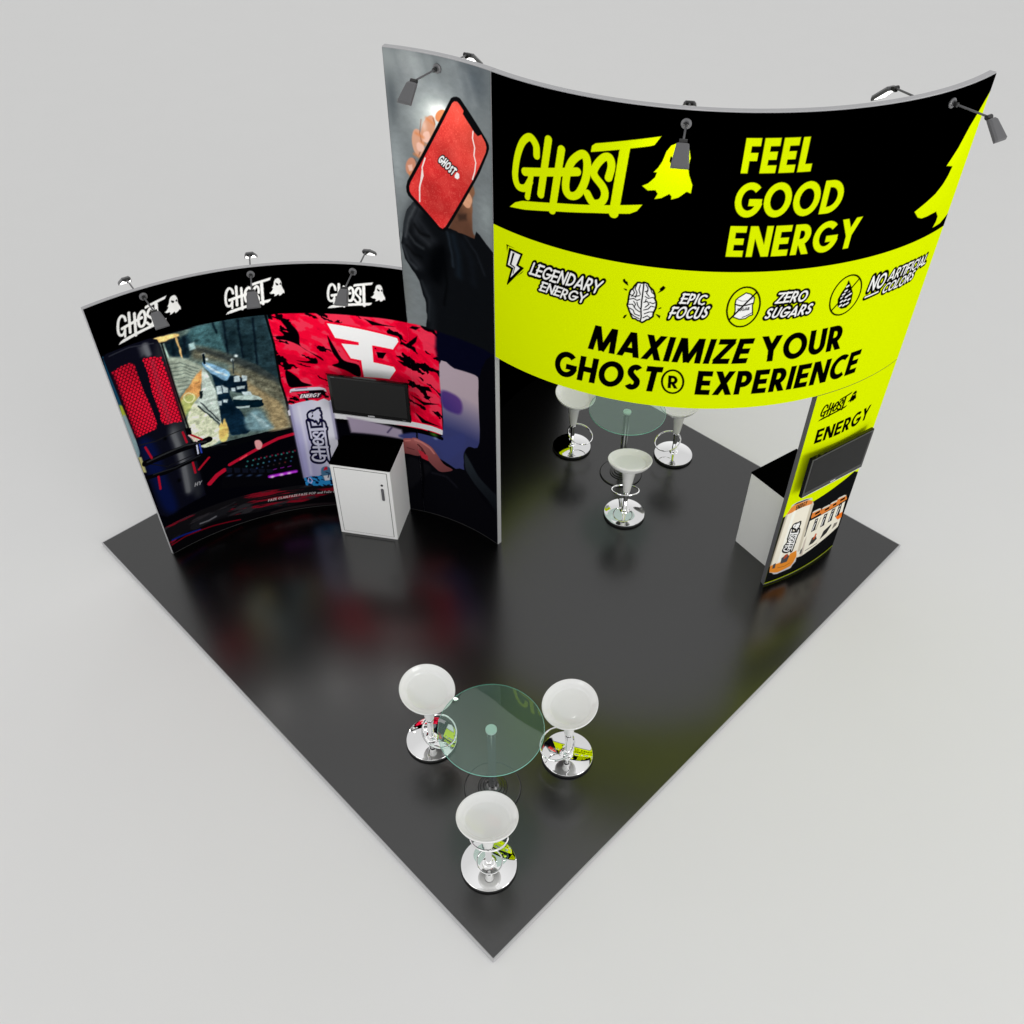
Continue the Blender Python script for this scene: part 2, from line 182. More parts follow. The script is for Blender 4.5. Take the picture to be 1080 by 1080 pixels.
{'k':'G','c':(60,90,140),'p':[(0.807,0.704)],'r':(0.036,0.015),'a':0.6},
{'k':'G','c':(60,90,140),'p':[(0.905,0.665)],'r':(0.036,0.015),'a':0.6},
{'k':'G','c':(60,90,140),'p':[(1.003,0.629)],'r':(0.036,0.016),'a':0.6},
{'k':'G','c':(60,90,140),'p':[(1.102,0.596)],'r':(0.036,0.016),'a':0.6},
{'k':'L','c':(120,20,150),'w':0.0418,'p':[(1.206,0.549),(1.347,0.549),(1.489,0.556)],'s':0.006},
{'k':'L','c':(190,60,220),'w':0.0225,'p':[(1.205,0.543),(1.346,0.546),(1.488,0.551)],'s':0.008},
{'k':'G','c':(245,200,255),'p':[(1.232,0.536)],'r':(0.025,0.019),'a':1},
{'k':'G','c':(245,200,255),'p':[(1.331,0.54)],'r':(0.026,0.019),'a':1},
{'k':'G','c':(245,200,255),'p':[(1.414,0.543)],'r':(0.025,0.018),'a':1},
{'k':'L','c':(120,30,140),'w':0.0096,'p':[(1.26,0.632),(1.294,0.635)],'s':0.004},
{'k':'L','c':(120,30,140),'w':0.0096,'p':[(1.338,0.635),(1.372,0.638)],'s':0.004},
{'k':'L','c':(120,30,140),'w':0.0096,'p':[(1.415,0.636),(1.449,0.64)],'s':0.004},
{'k':'T','t':'FAZE CLAN,FAZE,FAZE POP and FaZe Camo','p':[(1.125,0.198),(1.931,0.188),(1.132,0.23)],'c':(185,180,180),'w':0.2,'st':'bold','oc':None,'ow':0},
{'k':'P','c':(200,200,211),'p':[(1.558,1.449),(1.601,1.616),(1.948,1.62),(1.991,1.466),(1.99,0.964),(1.974,0.76),(1.881,0.304),(1.564,0.343),(1.555,0.469)],'g':((150,147,190),(1.905,0.91),(1.557,0.875))},
{'k':'G','c':(205,205,215),'p':[(1.66,1.327)],'r':(0.128,0.221),'a':0.6},
{'k':'L','c':(128,124,160),'w':0.0308,'p':[(1.564,1.422),(1.563,0.452)],'s':0.012,'a':0.7},
{'k':'L','c':(215,214,224),'w':0.0238,'p':[(1.652,1.41),(1.654,0.933),(1.642,0.486)],'s':0.02,'a':0.5},
{'k':'L','c':(120,116,150),'w':0.0362,'p':[(1.982,1.439),(1.984,0.964)],'s':0.014,'a':0.6},
{'k':'X','p':[(1.559,1.456),(1.587,1.592),(1.652,1.607),(1.914,1.604),(1.958,1.576),(1.987,1.479),(1.968,1.46),(1.92,1.495),(1.852,1.465),(1.791,1.483),(1.682,1.467),(1.584,1.446)],'t':'camo'},
{'k':'P','c':(10,8,20),'p':[(1.685,1.553),(1.795,1.582),(1.897,1.556),(1.884,1.503),(1.773,1.505),(1.689,1.513)],'s':0.01,'a':0.8},
{'k':'T','t':'ENERGY','p':[(1.679,1.516),(1.875,1.517),(1.702,1.562)],'c':(235,235,238),'w':0.2,'st':'bold','oc':None,'ow':0},
{'k':'P','c':(196,194,206),'p':[(1.59,1.598),(1.604,1.635),(1.637,1.644),(1.898,1.641),(1.946,1.62),(1.95,1.593),(1.914,1.604),(1.809,1.605),(1.631,1.606)]},
{'k':'L','c':(70,60,120),'w':0.007,'p':[(1.656,1.633),(1.771,1.634)],'s':0.004},
{'k':'L','c':(60,40,50),'w':0.0081,'p':[(1.61,1.604),(1.808,1.601),(1.935,1.6)],'s':0.003},
{'k':'P','c':(20,70,120),'p':[(1.559,0.445),(1.638,0.456),(1.717,0.453),(1.789,0.476),(1.889,0.453),(1.873,0.289),(1.73,0.299),(1.563,0.335)]},
{'k':'X','p':[(1.559,0.445),(1.638,0.456),(1.717,0.453),(1.789,0.476),(1.889,0.453),(1.873,0.289),(1.73,0.299),(1.563,0.335)],'t':'bluecamo'},
{'k':'P','c':(70,110,140),'p':[(1.759,0.548),(1.804,0.582),(1.846,0.563),(1.867,0.508),(1.847,0.401),(1.786,0.375),(1.75,0.441)],'s':0.01},
{'k':'P','c':(205,205,212),'p':[(1.768,0.447),(1.843,0.456),(1.827,0.379),(1.775,0.376)],'s':0.006},
{'k':'P','c':(185,30,50),'p':[(1.796,0.568),(1.826,0.58),(1.825,0.534),(1.778,0.523)],'s':0.005},
{'k':'L','c':(20,30,60),'w':0.0105,'p':[(1.803,0.498),(1.835,0.48),(1.815,0.419)],'s':0.004},
{'k':'L','c':(190,180,225),'w':0.0105,'p':[(1.607,0.437),(1.593,0.385),(1.623,0.357),(1.64,0.393),(1.623,0.435)],'s':0.004},
{'k':'P','c':(200,200,210),'p':[(1.534,1.372),(1.558,1.389),(1.557,1.314),(1.535,1.31)],'s':0.006},
{'k':'O','p':[(1.867,0.648),(1.865,1.197),(1.682,0.716)],'c':(186,186,204),'oc':(10,8,40),'ow':0.06,'e':(10,8,30)},
{'k':'P','c':(16,60,85),'p':[(0.016,2.53),(0.051,2.492),(0.028,1.928),(-0.015,1.761),(-0.011,2.181)]},
{'k':'P','c':(150,160,50),'p':[(0.009,1.997),(0.044,1.967),(0.04,1.803),(-0.006,1.852)],'s':0.01},
{'k':'P','c':(125,150,155),'p':[(0.002,1.859),(0.048,1.798),(0.053,1.473),(0.004,1.348),(-0.01,1.51)],'s':0.01},
{'k':'P','c':(190,185,120),'p':[(0.007,1.359),(0.056,1.343),(0.048,1.137),(0.002,1.166)],'s':0.01},
{'k':'P','c':(10,11,22),'p':[(0.018,2.508),(0.058,2.542),(0.202,2.551),(0.458,2.532),(0.52,2.498),(0.533,2.428),(0.532,1.52),(0.537,1.166),(0.519,0.56),(0.076,0.502),(0.016,0.572),(0.03,1.04),(0.043,1.58)]},
{'k':'P','c':(78,80,86),'p':[(0.341,2.481),(0.428,2.489),(0.423,2.371),(0.341,2.383)],'s':0.03,'a':0.8},
{'k':'P','c':(44,46,50),'p':[(0.521,2.454),(0.532,1.877),(0.527,1.381),(0.513,1.07),(0.492,0.632),(0.402,0.623),(0.4,1.126),(0.38,1.602),(0.413,2.161)],'s':0.05,'a':0.7},
{'k':'P','c':(8,18,62),'p':[(0.066,1.516),(0.192,1.446),(0.199,1.019),(0.207,0.563),(0.078,0.588),(0.049,1.029)],'s':0.05,'a':0.9},
{'k':'P','c':(88,90,94),'p':[(0.368,1.482),(0.444,1.496),(0.442,1.291),(0.444,1.049),(0.417,0.729),(0.34,0.686),(0.362,1.064)],'s':0.05,'a':0.75},
{'k':'L','c':(96,98,104),'w':0.05,'p':[(0.402,2.478),(0.406,2.378)],'s':0.02,'a':0.9},
{'k':'L','c':(100,102,106),'w':0.0525,'p':[(0.395,1.443),(0.405,1.309),(0.394,1.021),(0.36,0.704)],'s':0.018,'a':0.8},
{'k':'L','c':(60,62,70),'w':0.0095,'p':[(0.073,2.503),(0.266,2.513),(0.479,2.47)],'s':0.006,'a':0.7},
{'k':'L','c':(2,2,5),'w':0.0194,'p':[(0.547,2.444),(0.543,1.92),(0.552,1.396)],'s':0.01},
{'k':'X','p':[(0.04,2.351),(0.145,2.366),(0.24,2.365),(0.267,2.326),(0.263,2.261),(0.268,1.994),(0.282,1.869),(0.287,1.623),(0.259,1.574),(0.166,1.573),(0.061,1.569),(0.047,1.627),(0.047,1.989),(0.05,2.217)],'t':'mesh'},
{'k':'X','p':[(0.335,2.363),(0.417,2.351),(0.512,2.314),(0.518,2.048),(0.518,1.589),(0.512,1.546),(0.431,1.565),(0.349,1.579),(0.317,1.633),(0.332,1.724),(0.326,1.991),(0.344,2.191)],'t':'mesh'},
{'k':'L','c':(150,50,66),'w':0.0433,'p':[(0.421,2.294),(0.402,1.98),(0.398,1.594)],'s':0.02,'a':0.45},
{'k':'L','c':(60,0,14),'w':0.031,'p':[(0.055,2.326),(0.05,1.869),(0.055,1.585)],'s':0.015,'a':0.5},
{'k':'L','c':(90,0,20),'w':0.028,'p':[(0.53,2.205),(0.513,1.566)],'s':0.012,'a':0.4},
{'k':'L','c':(26,26,28),'w':0.0108,'p':[(0.056,1.484),(0.213,1.447),(0.526,1.458)]},
{'k':'G','c':(2,2,4),'p':[(0.307,1.431)],'r':(0.022,0.026),'a':1},
{'k':'G','c':(2,2,4),'p':[(0.307,0.88)],'r':(0.024,0.028),'a':1},
{'k':'L','c':(18,18,22),'w':0.0111,'p':[(0.069,1.244),(0.244,1.102),(0.587,1.116)]},
{'k':'L','c':(5,5,7),'w':0.0713,'p':[(0.051,1.255),(0.219,1.244),(0.47,1.237),(0.635,1.228),(0.71,1.237)]},
{'k':'L','c':(42,44,46),'w':0.0178,'p':[(0.074,1.259),(0.223,1.26),(0.476,1.261),(0.676,1.224)],'s':0.004},
{'k':'L','c':(5,5,7),'w':0.0501,'p':[(0.022,1.086),(0.206,1.043),(0.466,1.052),(0.617,1.062)]},
{'k':'L','c':(30,32,36),'w':0.0137,'p':[(0.088,1.086),(0.315,1.049),(0.579,1.079)],'s':0.004},
{'k':'L','c':(165,16,36),'w':0.0218,'p':[(0.103,1.431),(0.127,1.28)],'s':0.003},
{'k':'L','c':(165,16,36),'w':0.0229,'p':[(0.127,1.035),(0.106,0.883)],'s':0.003},
{'k':'L','c':(165,16,36),'w':0.022,'p':[(0.487,1.425),(0.495,1.292)],'s':0.003},
{'k':'L','c':(165,16,36),'w':0.023,'p':[(0.491,1.026),(0.486,0.891)],'s':0.003},
{'k':'L','c':(165,16,36),'w':0.0234,'p':[(0.528,0.912),(0.659,1.016)],'s':0.003},
{'k':'L','c':(165,16,36),'w':0.0221,'p':[(0.546,1.372),(0.644,1.264)],'s':0.003},
{'k':'L','c':(225,190,190),'w':0.0155,'p':[(0.534,1.365),(0.591,1.261)],'s':0.003},
{'k':'P','c':(4,4,6),'p':[(0.517,1.463),(0.574,1.443),(0.565,1.364),(0.515,1.373)]},
{'k':'L','c':(200,205,225),'w':0.0158,'p':[(0.579,1.213),(0.569,1.111)],'s':0.003},
{'k':'L','c':(40,60,160),'w':0.0181,'p':[(0.607,1.214),(0.603,1.109)],'s':0.003},
{'k':'L','c':(6,6,10),'w':0.018,'p':[(0.565,1.233),(0.547,1.107)],'s':0.003},
{'k':'T','t':'HY','p':[(0.433,0.721),(0.508,0.716),(0.453,0.767)],'c':(150,150,154),'w':0.2,'st':'bold','oc':None,'ow':0},
{'k':'P','c':(0,0,0),'p':[(-0.1,2.54),(1.7,2.51),(2.95,2.46),(2.95,3.1),(-0.1,3.1)],'lowonly':1},
{'k':'O','p':[(0.185,2.573),(0.654,2.676),(0.287,2.838)],'c':(212,212,210),'oc':None,'ow':0,'e':(0,0,0)},
{'k':'O','p':[(1.168,2.574),(1.6,2.675),(1.25,2.844)],'c':(212,212,210),'oc':None,'ow':0,'e':(0,0,0)},
{'k':'O','p':[(2.102,2.548),(2.537,2.631),(2.176,2.812)],'c':(212,212,210),'oc':None,'ow':0,'e':(0,0,0)},
{'k':'R','c':(108,114,116),'p':[(2.865,2.461),(4.2,5.0)],'tallonly':1},
{'k':'G','c':(150,156,156),'p':[(3.005,4.822)],'r':(0.346,0.177),'a':0.8,'tallonly':1},
{'k':'G','c':(128,132,134),'p':[(3.056,4.688)],'r':(0.08,0.182),'a':0.5,'tallonly':1},
{'k':'G','c':(78,86,92),'p':[(3.679,4.782)],'r':(0.187,0.217),'a':0.8,'tallonly':1},
{'k':'G','c':(70,76,80),'p':[(2.91,4.501)],'r':(0.052,0.237),'a':0.6,'tallonly':1},
{'k':'G','c':(150,158,160),'p':[(2.901,3.998)],'r':(0.125,0.342),'a':0.7,'tallonly':1},
{'k':'L','c':(82,88,92),'w':0.0187,'p':[(2.949,4.889),(2.997,4.735),(3.003,4.67)],'s':0.07,'a':0.45,'tallonly':1},
{'k':'L','c':(150,155,157),'w':0.0189,'p':[(3.087,4.885),(3.138,4.732),(3.146,4.668)],'s':0.07,'a':0.45,'tallonly':1},
{'k':'L','c':(82,88,92),'w':0.0192,'p':[(3.295,4.895),(3.352,4.746),(3.362,4.683)],'s':0.07,'a':0.45,'tallonly':1},
{'k':'L','c':(150,155,157),'w':0.0197,'p':[(3.483,4.866),(3.546,4.72),(3.557,4.658)],'s':0.07,'a':0.45,'tallonly':1},
{'k':'L','c':(82,88,92),'w':0.019,'p':[(3.192,4.91),(3.246,4.76),(3.254,4.697)],'s':0.07,'a':0.45,'tallonly':1},
{'k':'L','c':(150,155,157),'w':0.0201,'p':[(3.593,4.815),(3.66,4.671),(3.672,4.609)],'s':0.07,'a':0.45,'tallonly':1},
{'k':'G','c':(200,208,205),'p':[(3.288,4.401)],'r':(0.25,0.239),'a':0.9,'tallonly':1},
{'k':'G','c':(250,252,246),'p':[(3.335,4.479)],'r':(0.115,0.069),'a':1,'tallonly':1},
{'k':'G','c':(150,160,160),'p':[(3.771,3.762)],'r':(0.108,0.211),'a':0.5,'tallonly':1},
{'k':'G','c':(95,98,96),'p':[(2.848,2.806)],'r':(0.092,0.257),'a':0.7,'tallonly':1},
{'k':'P','c':(90,60,46),'p':[(3.632,3.975),(3.654,3.913),(3.627,3.83),(3.617,3.58),(3.664,3.529),(3.532,3.459),(3.385,3.51),(3.381,3.563),(3.483,3.762),(3.567,3.9)],'s':0.01,'g':((128,88,64),(3.51,3.679),(3.624,3.765)),'tallonly':1},
{'k':'P','c':(60,42,34),'p':[(3.464,3.679),(3.558,3.706),(3.556,3.653),(3.476,3.623)],'s':0.02,'tallonly':1},
{'k':'P','c':(205,150,118),'p':[(3.574,3.89),(3.613,3.882),(3.627,3.842),(3.606,3.792),(3.569,3.761),(3.533,3.776),(3.524,3.812)],'s':0.006,'tallonly':1},
{'k':'P','c':(12,14,17),'p':[(3.024,3.687),(2.961,3.602),(2.913,3.458),(2.881,3.285),(2.899,3.137),(2.983,3.014),(3.029,2.926),(3.069,2.76),(3.081,2.607),(3.045,2.387),(2.966,2.011),(2.81,0.828),(4.729,1.911),(4.171,3.12),(3.867,3.456),(3.764,3.511),(3.699,3.567),(3.658,3.587),(3.639,3.514),(3.471,3.515),(3.387,3.531),(3.318,3.526),(3.175,3.605),(3.083,3.718)],'tallonly':1},
{'k':'L','c':(62,66,70),'w':0.0365,'p':[(3.023,3.674),(2.949,3.546),(2.908,3.402)],'s':0.06,'a':0.8,'tallonly':1},
{'k':'L','c':(52,55,60),'w':0.037,'p':[(3.076,3.624),(3.025,3.52),(3.044,3.4),(3.155,3.327)],'s':0.06,'a':0.8,'tallonly':1},
{'k':'L','c':(44,47,52),'w':0.038,'p':[(2.929,3.322),(2.954,3.183),(3.033,3.084)],'s':0.06,'a':0.8,'tallonly':1},
{'k':'L','c':(40,43,48),'w':0.0375,'p':[(3.068,3.528),(3.134,3.447),(3.203,3.366)],'s':0.06,'a':0.8,'tallonly':1},
{'k':'L','c':(24,34,44),'w':0.0393,'p':[(3.406,3.462),(3.445,3.307),(3.451,3.11)],'s':0.06,'a':0.8,'tallonly':1},
{'k':'L','c':(26,30,34),'w':0.041,'p':[(3.094,2.889),(3.143,2.717),(3.126,2.475)],'s':0.06,'a':0.8,'tallonly':1},
{'k':'L','c':(18,22,28),'w':0.04,'p':[(3.499,3.435),(3.59,3.299),(3.615,3.08)],'s':0.06,'a':0.8,'tallonly':1},
{'k':'L','c':(84,88,92),'w':0.0169,'p':[(3.035,3.643),(2.97,3.509),(2.925,3.349)],'s':0.022,'a':0.75,'tallonly':1},
{'k':'L','c':(58,62,66),'w':0.0174,'p':[(2.959,3.383),(3.007,3.308),(3.092,3.27)],'s':0.022,'a':0.75,'tallonly':1},
{'k':'L','c':(64,68,73),'w':0.0176,'p':[(2.895,3.259),(2.937,3.122),(3.005,3.063)],'s':0.022,'a':0.75,'tallonly':1},
{'k':'L','c':(40,44,48),'w':0.0187,'p':[(3.052,2.939),(3.116,2.772),(3.094,2.546)],'s':0.022,'a':0.75,'tallonly':1},
{'k':'L','c':(40,50,60),'w':0.0179,'p':[(3.346,3.486),(3.376,3.343),(3.391,3.177)],'s':0.022,'a':0.75,'tallonly':1},
{'k':'L','c':(28,32,38),'w':0.0183,'p':[(3.533,3.5),(3.659,3.378),(3.739,3.212)],'s':0.022,'a':0.75,'tallonly':1},
{'k':'L','c':(2,3,4),'w':0.0173,'p':[(3.021,3.478),(3.073,3.406),(3.16,3.398)],'s':0.022,'a':0.75,'tallonly':1},
{'k':'L','c':(4,5,6),'w':0.0176,'p':[(2.932,3.265),(2.998,3.192),(3.07,3.179)],'s':0.022,'a':0.75,'tallonly':1},
{'k':'L','c':(2,3,4),'w':0.0185,'p':[(3.299,3.208),(3.316,2.98),(3.271,2.754)],'s':0.022,'a':0.75,'tallonly':1},
{'k':'P','c':(3,4,6),'p':[(3.144,3.167),(3.198,3.295),(3.307,3.351),(3.327,3.158),(3.237,2.957),(3.133,3.019)],'s':0.06,'tallonly':1},
{'k':'W','p':[(2.957,4.971),(3.991,5.152),(3.966,2.409),(2.666,1.951)],'w':(0.008,0.08,0.05),'tallonly':1},
{'k':'P','c':(208,128,84),'p':[(3.388,4.442),(3.372,4.423),(3.352,4.409),(3.33,4.401),(3.311,4.402),(3.297,4.41),(3.29,4.425),(3.292,4.443),(3.301,4.463),(3.317,4.482),(3.336,4.496),(3.358,4.503),(3.377,4.503),(3.391,4.495),(3.398,4.481),(3.397,4.462)],'s':0.006,'tallonly':1},
{'k':'P','c':(196,140,112),'p':[(3.275,4.326),(3.255,4.283),(3.23,4.247),(3.202,4.222),(3.176,4.214),(3.157,4.224),(3.147,4.249),(3.147,4.286),(3.158,4.329),(3.178,4.372),(3.203,4.407),(3.23,4.43),(3.255,4.438),(3.275,4.429),(3.286,4.405),(3.286,4.369)],'s':0.006,'tallonly':1},
{'k':'P','c':(200,150,125),'p':[(3.17,4.216),(3.17,4.172),(3.162,4.132),(3.146,4.102),(3.125,4.086),(3.103,4.088),(3.083,4.107),(3.067,4.14),(3.059,4.182),(3.06,4.226),(3.069,4.265),(3.084,4.294),(3.104,4.308),(3.126,4.306),(3.146,4.288),(3.162,4.256)],'s':0.006,'tallonly':1},
{'k':'P','c':(190,130,104),'p':[(3.077,3.996),(3.068,3.967),(3.053,3.941),(3.035,3.924),(3.016,3.916),(2.999,3.921),(2.987,3.936),(2.982,3.96),(2.984,3.988),(2.993,4.017),(3.008,4.041),(3.026,4.059),(3.045,4.066),(3.061,4.061),(3.073,4.047),(3.079,4.024)],'s':0.006,'tallonly':1},
{'k':'L','c':(120,72,52),'w':0.0077,'p':[(3.157,4.389),(3.135,4.279),(3.149,4.199)],'s':0.006,'a':0.7,'tallonly':1},
{'k':'L','c':(120,72,52),'w':0.0079,'p':[(3.15,4.175),(3.113,4.095)],'s':0.006,'a':0.7,'tallonly':1},
{'k':'L','c':(120,72,52),'w':0.0077,'p':[(3.268,4.42),(3.283,4.377)],'s':0.006,'a':0.7,'tallonly':1},
{'k':'L','c':(120,72,52),'w':0.008,'p':[(3.069,4.063),(3.091,4.03)],'s':0.006,'a':0.7,'tallonly':1},
{'k':'P','c':(222,178,160),'p':[(3.169,4.286),(3.219,4.307),(3.229,4.256),(3.198,4.214),(3.162,4.225)],'s':0.008,'tallonly':1},
{'k':'P','c':(222,178,160),'p':[(3.1,4.19),(3.143,4.207),(3.167,4.166),(3.144,4.131),(3.105,4.137)],'s':0.008,'tallonly':1},
{'k':'P','c':(222,178,160),'p':[(3.002,3.995),(3.044,4.009),(3.047,3.966),(3.015,3.941)],'s':0.008,'tallonly':1},
{'k':'L','c':(200,120,70),'w':0.0205,'p':[(3.206,4.409),(3.272,4.375)],'s':0.015,'a':0.7,'tallonly':1},
{'k':'L','c':(200,120,70),'w':0.0208,'p':[(3.1,4.274),(3.166,4.25)],'s':0.015,'a':0.7,'tallonly':1},
{'k':'L','c':(200,120,70),'w':0.021,'p':[(3.143,4.21),(3.196,4.19)],'s':0.015,'a':0.7,'tallonly':1},
{'k':'L','c':(200,120,70),'w':0.0212,'p':[(3.072,4.1),(3.112,4.083)],'s':0.015,'a':0.7,'tallonly':1},
{'k':'L','c':(200,120,70),'w':0.0216,'p':[(3.017,3.935),(3.022,3.904)],'s':0.015,'a':0.7,'tallonly':1},
{'k':'G','c':(222,196,182),'p':[(3.181,4.346)],'r':(0.031,0.059),'a':0.6,'tallonly':1},
{'k':'P','c':(10,10,12),'p':[(3.436,4.58),(3.451,4.603),(3.476,4.618),(3.505,4.625),(3.532,4.62),(3.557,4.598),(3.795,4.372),(3.814,4.346),(3.816,4.318),(3.801,4.279),(3.708,4.095),(3.398,3.594),(3.348,3.516),(3.315,3.486),(3.285,3.483),(3.256,3.492),(2.989,3.733),(2.975,3.764),(2.976,3.809),(2.991,3.857)],'tallonly':1},
{'k':'L','c':(10,10,12),'w':0.0089,'p':[(3.436,4.58),(3.451,4.603),(3.476,4.618),(3.505,4.625),(3.532,4.62),(3.557,4.598),(3.795,4.372),(3.814,4.346),(3.816,4.318),(3.801,4.279),(3.708,4.095),(3.398,3.594),(3.348,3.516),(3.315,3.486),(3.285,3.483),(3.256,3.492),(2.989,3.733),(2.975,3.764),(2.976,3.809),(2.991,3.857),(3.436,4.58)],'tallonly':1},
{'k':'P','c':(196,44,44),'p':[(3.457,4.571),(3.479,4.59),(3.51,4.591),(3.534,4.571),(3.566,4.538),(3.557,4.513),(3.585,4.483),(3.672,4.398),(3.702,4.381),(3.738,4.402),(3.781,4.353),(3.792,4.317),(3.782,4.279),(3.676,4.079),(3.367,3.586),(3.33,3.529),(3.301,3.504),(3.272,3.51),(3.015,3.745),(3.001,3.775),(3.001,3.814),(3.017,3.855)],'g':((206,70,58),(3.207,4.052),(3.548,4.48)),'tallonly':1},
{'k':'X','p':[(3.457,4.571),(3.479,4.59),(3.51,4.591),(3.534,4.571),(3.566,4.538),(3.557,4.513),(3.585,4.483),(3.672,4.398),(3.702,4.381),(3.738,4.402),(3.781,4.353),(3.792,4.317),(3.782,4.279),(3.676,4.079),(3.367,3.586),(3.33,3.529),(3.301,3.504),(3.272,3.51),(3.015,3.745),(3.001,3.775),(3.001,3.814),(3.017,3.855)],'t':'scribble','tallonly':1},
{'k':'L','c':(240,214,210),'w':0.0121,'p':[(3.17,4.084),(3.136,4.001),(3.139,3.932),(3.104,3.843),(3.095,3.796)],'tallonly':1},
{'k':'L','c':(240,214,210),'w':0.0122,'p':[(3.134,3.972),(3.118,3.893),(3.099,3.825),(3.09,3.7)],'tallonly':1},
{'k':'L','c':(240,214,210),'w':0.0121,'p':[(3.654,4.404),(3.647,4.351),(3.667,4.282),(3.657,4.221),(3.674,4.166),(3.66,4.09),(3.634,4.022)],'tallonly':1},
{'k':'T','t':'GHOST','p':[(3.287,4.084),(3.428,3.997),(3.334,4.146)],'c':(240,240,240),'w':0.24,'st':'brush','oc':(10,10,10),'ow':0.15,'tallonly':1},
{'k':'P','c':(240,240,240),'p':[(3.45,4.003),(3.474,4.037),(3.496,4.027),(3.498,3.997),(3.479,3.979),(3.452,3.985)],'tallonly':1}],
'B':[
{'k':'R','c':(0,0,0),'p':[(0.0,0.0),(4.2,4.95)]},
{'k':'R','c':(200,219,0),'p':[(0.0,-0.1),(4.2,3.722)]},
{'k':'P','c':(200,219,0),'p':[(4.039,4.819),(3.995,4.762),(3.953,4.704),(3.903,4.629),(3.85,4.559),(3.816,4.491),(3.779,4.413),(3.733,4.352),(3.691,4.299),(3.784,4.271),(3.763,4.204),(3.73,4.148),(3.663,4.089),(3.58,4.051),(3.461,4.002),(3.526,3.939),(3.582,3.916),(3.649,3.913),(3.765,3.918),(3.819,3.86),(3.821,3.818),(3.798,3.773),(3.899,3.774),(3.982,3.817),(4.198,3.964),(4.242,4.767)]},
{'k':'O','p':[(0.186,3.926),(1.282,4.2),(0.368,4.541)],'c':(200,219,0),'oc':None,'ow':0,'e':(0,0,0)},
{'k':'T','t':'FEEL','p':[(1.928,4.478),(2.419,4.479),(1.926,4.722)],'c':(200,219,0),'w':0.23,'st':'bold','oc':None,'ow':0},
{'k':'T','t':'GOOD','p':[(1.925,4.161),(2.715,4.15),(1.924,4.411)],'c':(200,219,0),'w':0.208,'st':'bold','oc':None,'ow':0},
{'k':'T','t':'ENERGY','p':[(1.925,3.847),(2.934,3.841),(1.923,4.089)],'c':(200,219,0),'w':0.208,'st':'bold','oc':None,'ow':0},
{'k':'T','t':'MAXIMIZE','p':[(0.949,2.894),(2.248,2.897),(0.982,3.131)],'c':(0,0,0),'w':0.215,'st':'bold','oc':None,'ow':0},
{'k':'T','t':'YOUR','p':[(2.356,2.899),(3.083,2.896),(2.334,3.145)],'c':(0,0,0),'w':0.215,'st':'bold','oc':None,'ow':0},
{'k':'T','t':'GHOST','p':[(0.65,2.544),(1.562,2.585),(0.677,2.798)],'c':(0,0,0),'w':0.215,'st':'bold','oc':None,'ow':0},
{'k':'L','c':(0,0,0),'w':0.0175,'p':[(1.763,2.711),(1.764,2.681),(1.759,2.653),(1.748,2.628),(1.732,2.608),(1.712,2.594),(1.69,2.588),(1.667,2.59),(1.645,2.599),(1.624,2.615),(1.608,2.638),(1.596,2.665),(1.59,2.694),(1.589,2.724),(1.595,2.752),(1.606,2.778),(1.622,2.798),(1.641,2.811),(1.663,2.817),(1.685,2.816),(1.708,2.806),(1.728,2.79),(1.744,2.767),(1.756,2.741),(1.763,2.711)]},
{'k':'T','t':'R','p':[(1.643,2.637),(1.725,2.636),(1.636,2.764)],'c':(0,0,0),'w':0.2,'st':'bold','oc':None,'ow':0},
{'k':'T','t':'EXPERIENCE','p':[(1.868,2.587),(3.35,2.574),(1.87,2.826)],'c':(0,0,0),'w':0.215,'st':'bold','oc':None,'ow':0},
{'k':'T','t':'LEGENDARY','p':[(0.388,3.412),(1.004,3.423),(0.428,3.53)],'c':(226,226,224),'w':0.17,'st':'brush','oc':(0,0,0),'ow':0.19},
{'k':'T','t':'ENERGY','p':[(0.488,3.298),(0.892,3.301),(0.519,3.391)],'c':(226,226,224),'w':0.17,'st':'brush','oc':(0,0,0),'ow':0.19},
{'k':'L','c':(0,0,0),'w':0.0103,'p':[(0.183,3.571),(0.316,3.567),(0.272,3.453),(0.327,3.447),(0.157,3.236),(0.204,3.395),(0.147,3.4),(0.183,3.571)]},
{'k':'P','c':(0,0,0),'p':[(0.183,3.571),(0.316,3.567),(0.272,3.453),(0.327,3.447),(0.157,3.236),(0.204,3.395),(0.147,3.4)]},
{'k':'P','c':(226,226,224),'p':[(0.199,3.556),(0.297,3.553),(0.253,3.444),(0.292,3.433),(0.192,3.31),(0.226,3.411),(0.164,3.419)]},
{'k':'P','c':(0,0,0),'p':[(0.217,3.546),(0.238,3.546),(0.204,3.436),(0.244,3.426),(0.224,3.358),(0.216,3.358),(0.233,3.416),(0.184,3.427)]},
{'k':'P','c':(0,0,0),'p':[(0.15,3.595),(0.235,3.591),(0.165,3.586),(0.157,3.529)]},
{'k':'P','c':(0,0,0),'p':[(0.263,3.35),(0.335,3.43),(0.316,3.4)]},
{'k':'T','t':'EPIC','p':[(1.642,3.435),(1.825,3.437),(1.663,3.527)],'c':(226,226,224),'w':0.18,'st':'brush','oc':(0,0,0),'ow':0.19},
{'k':'T','t':'FOCUS','p':[(1.57,3.296),(1.857,3.32),(1.598,3.403)],'c':(226,226,224),'w':0.18,'st':'brush','oc':(0,0,0),'ow':0.19},
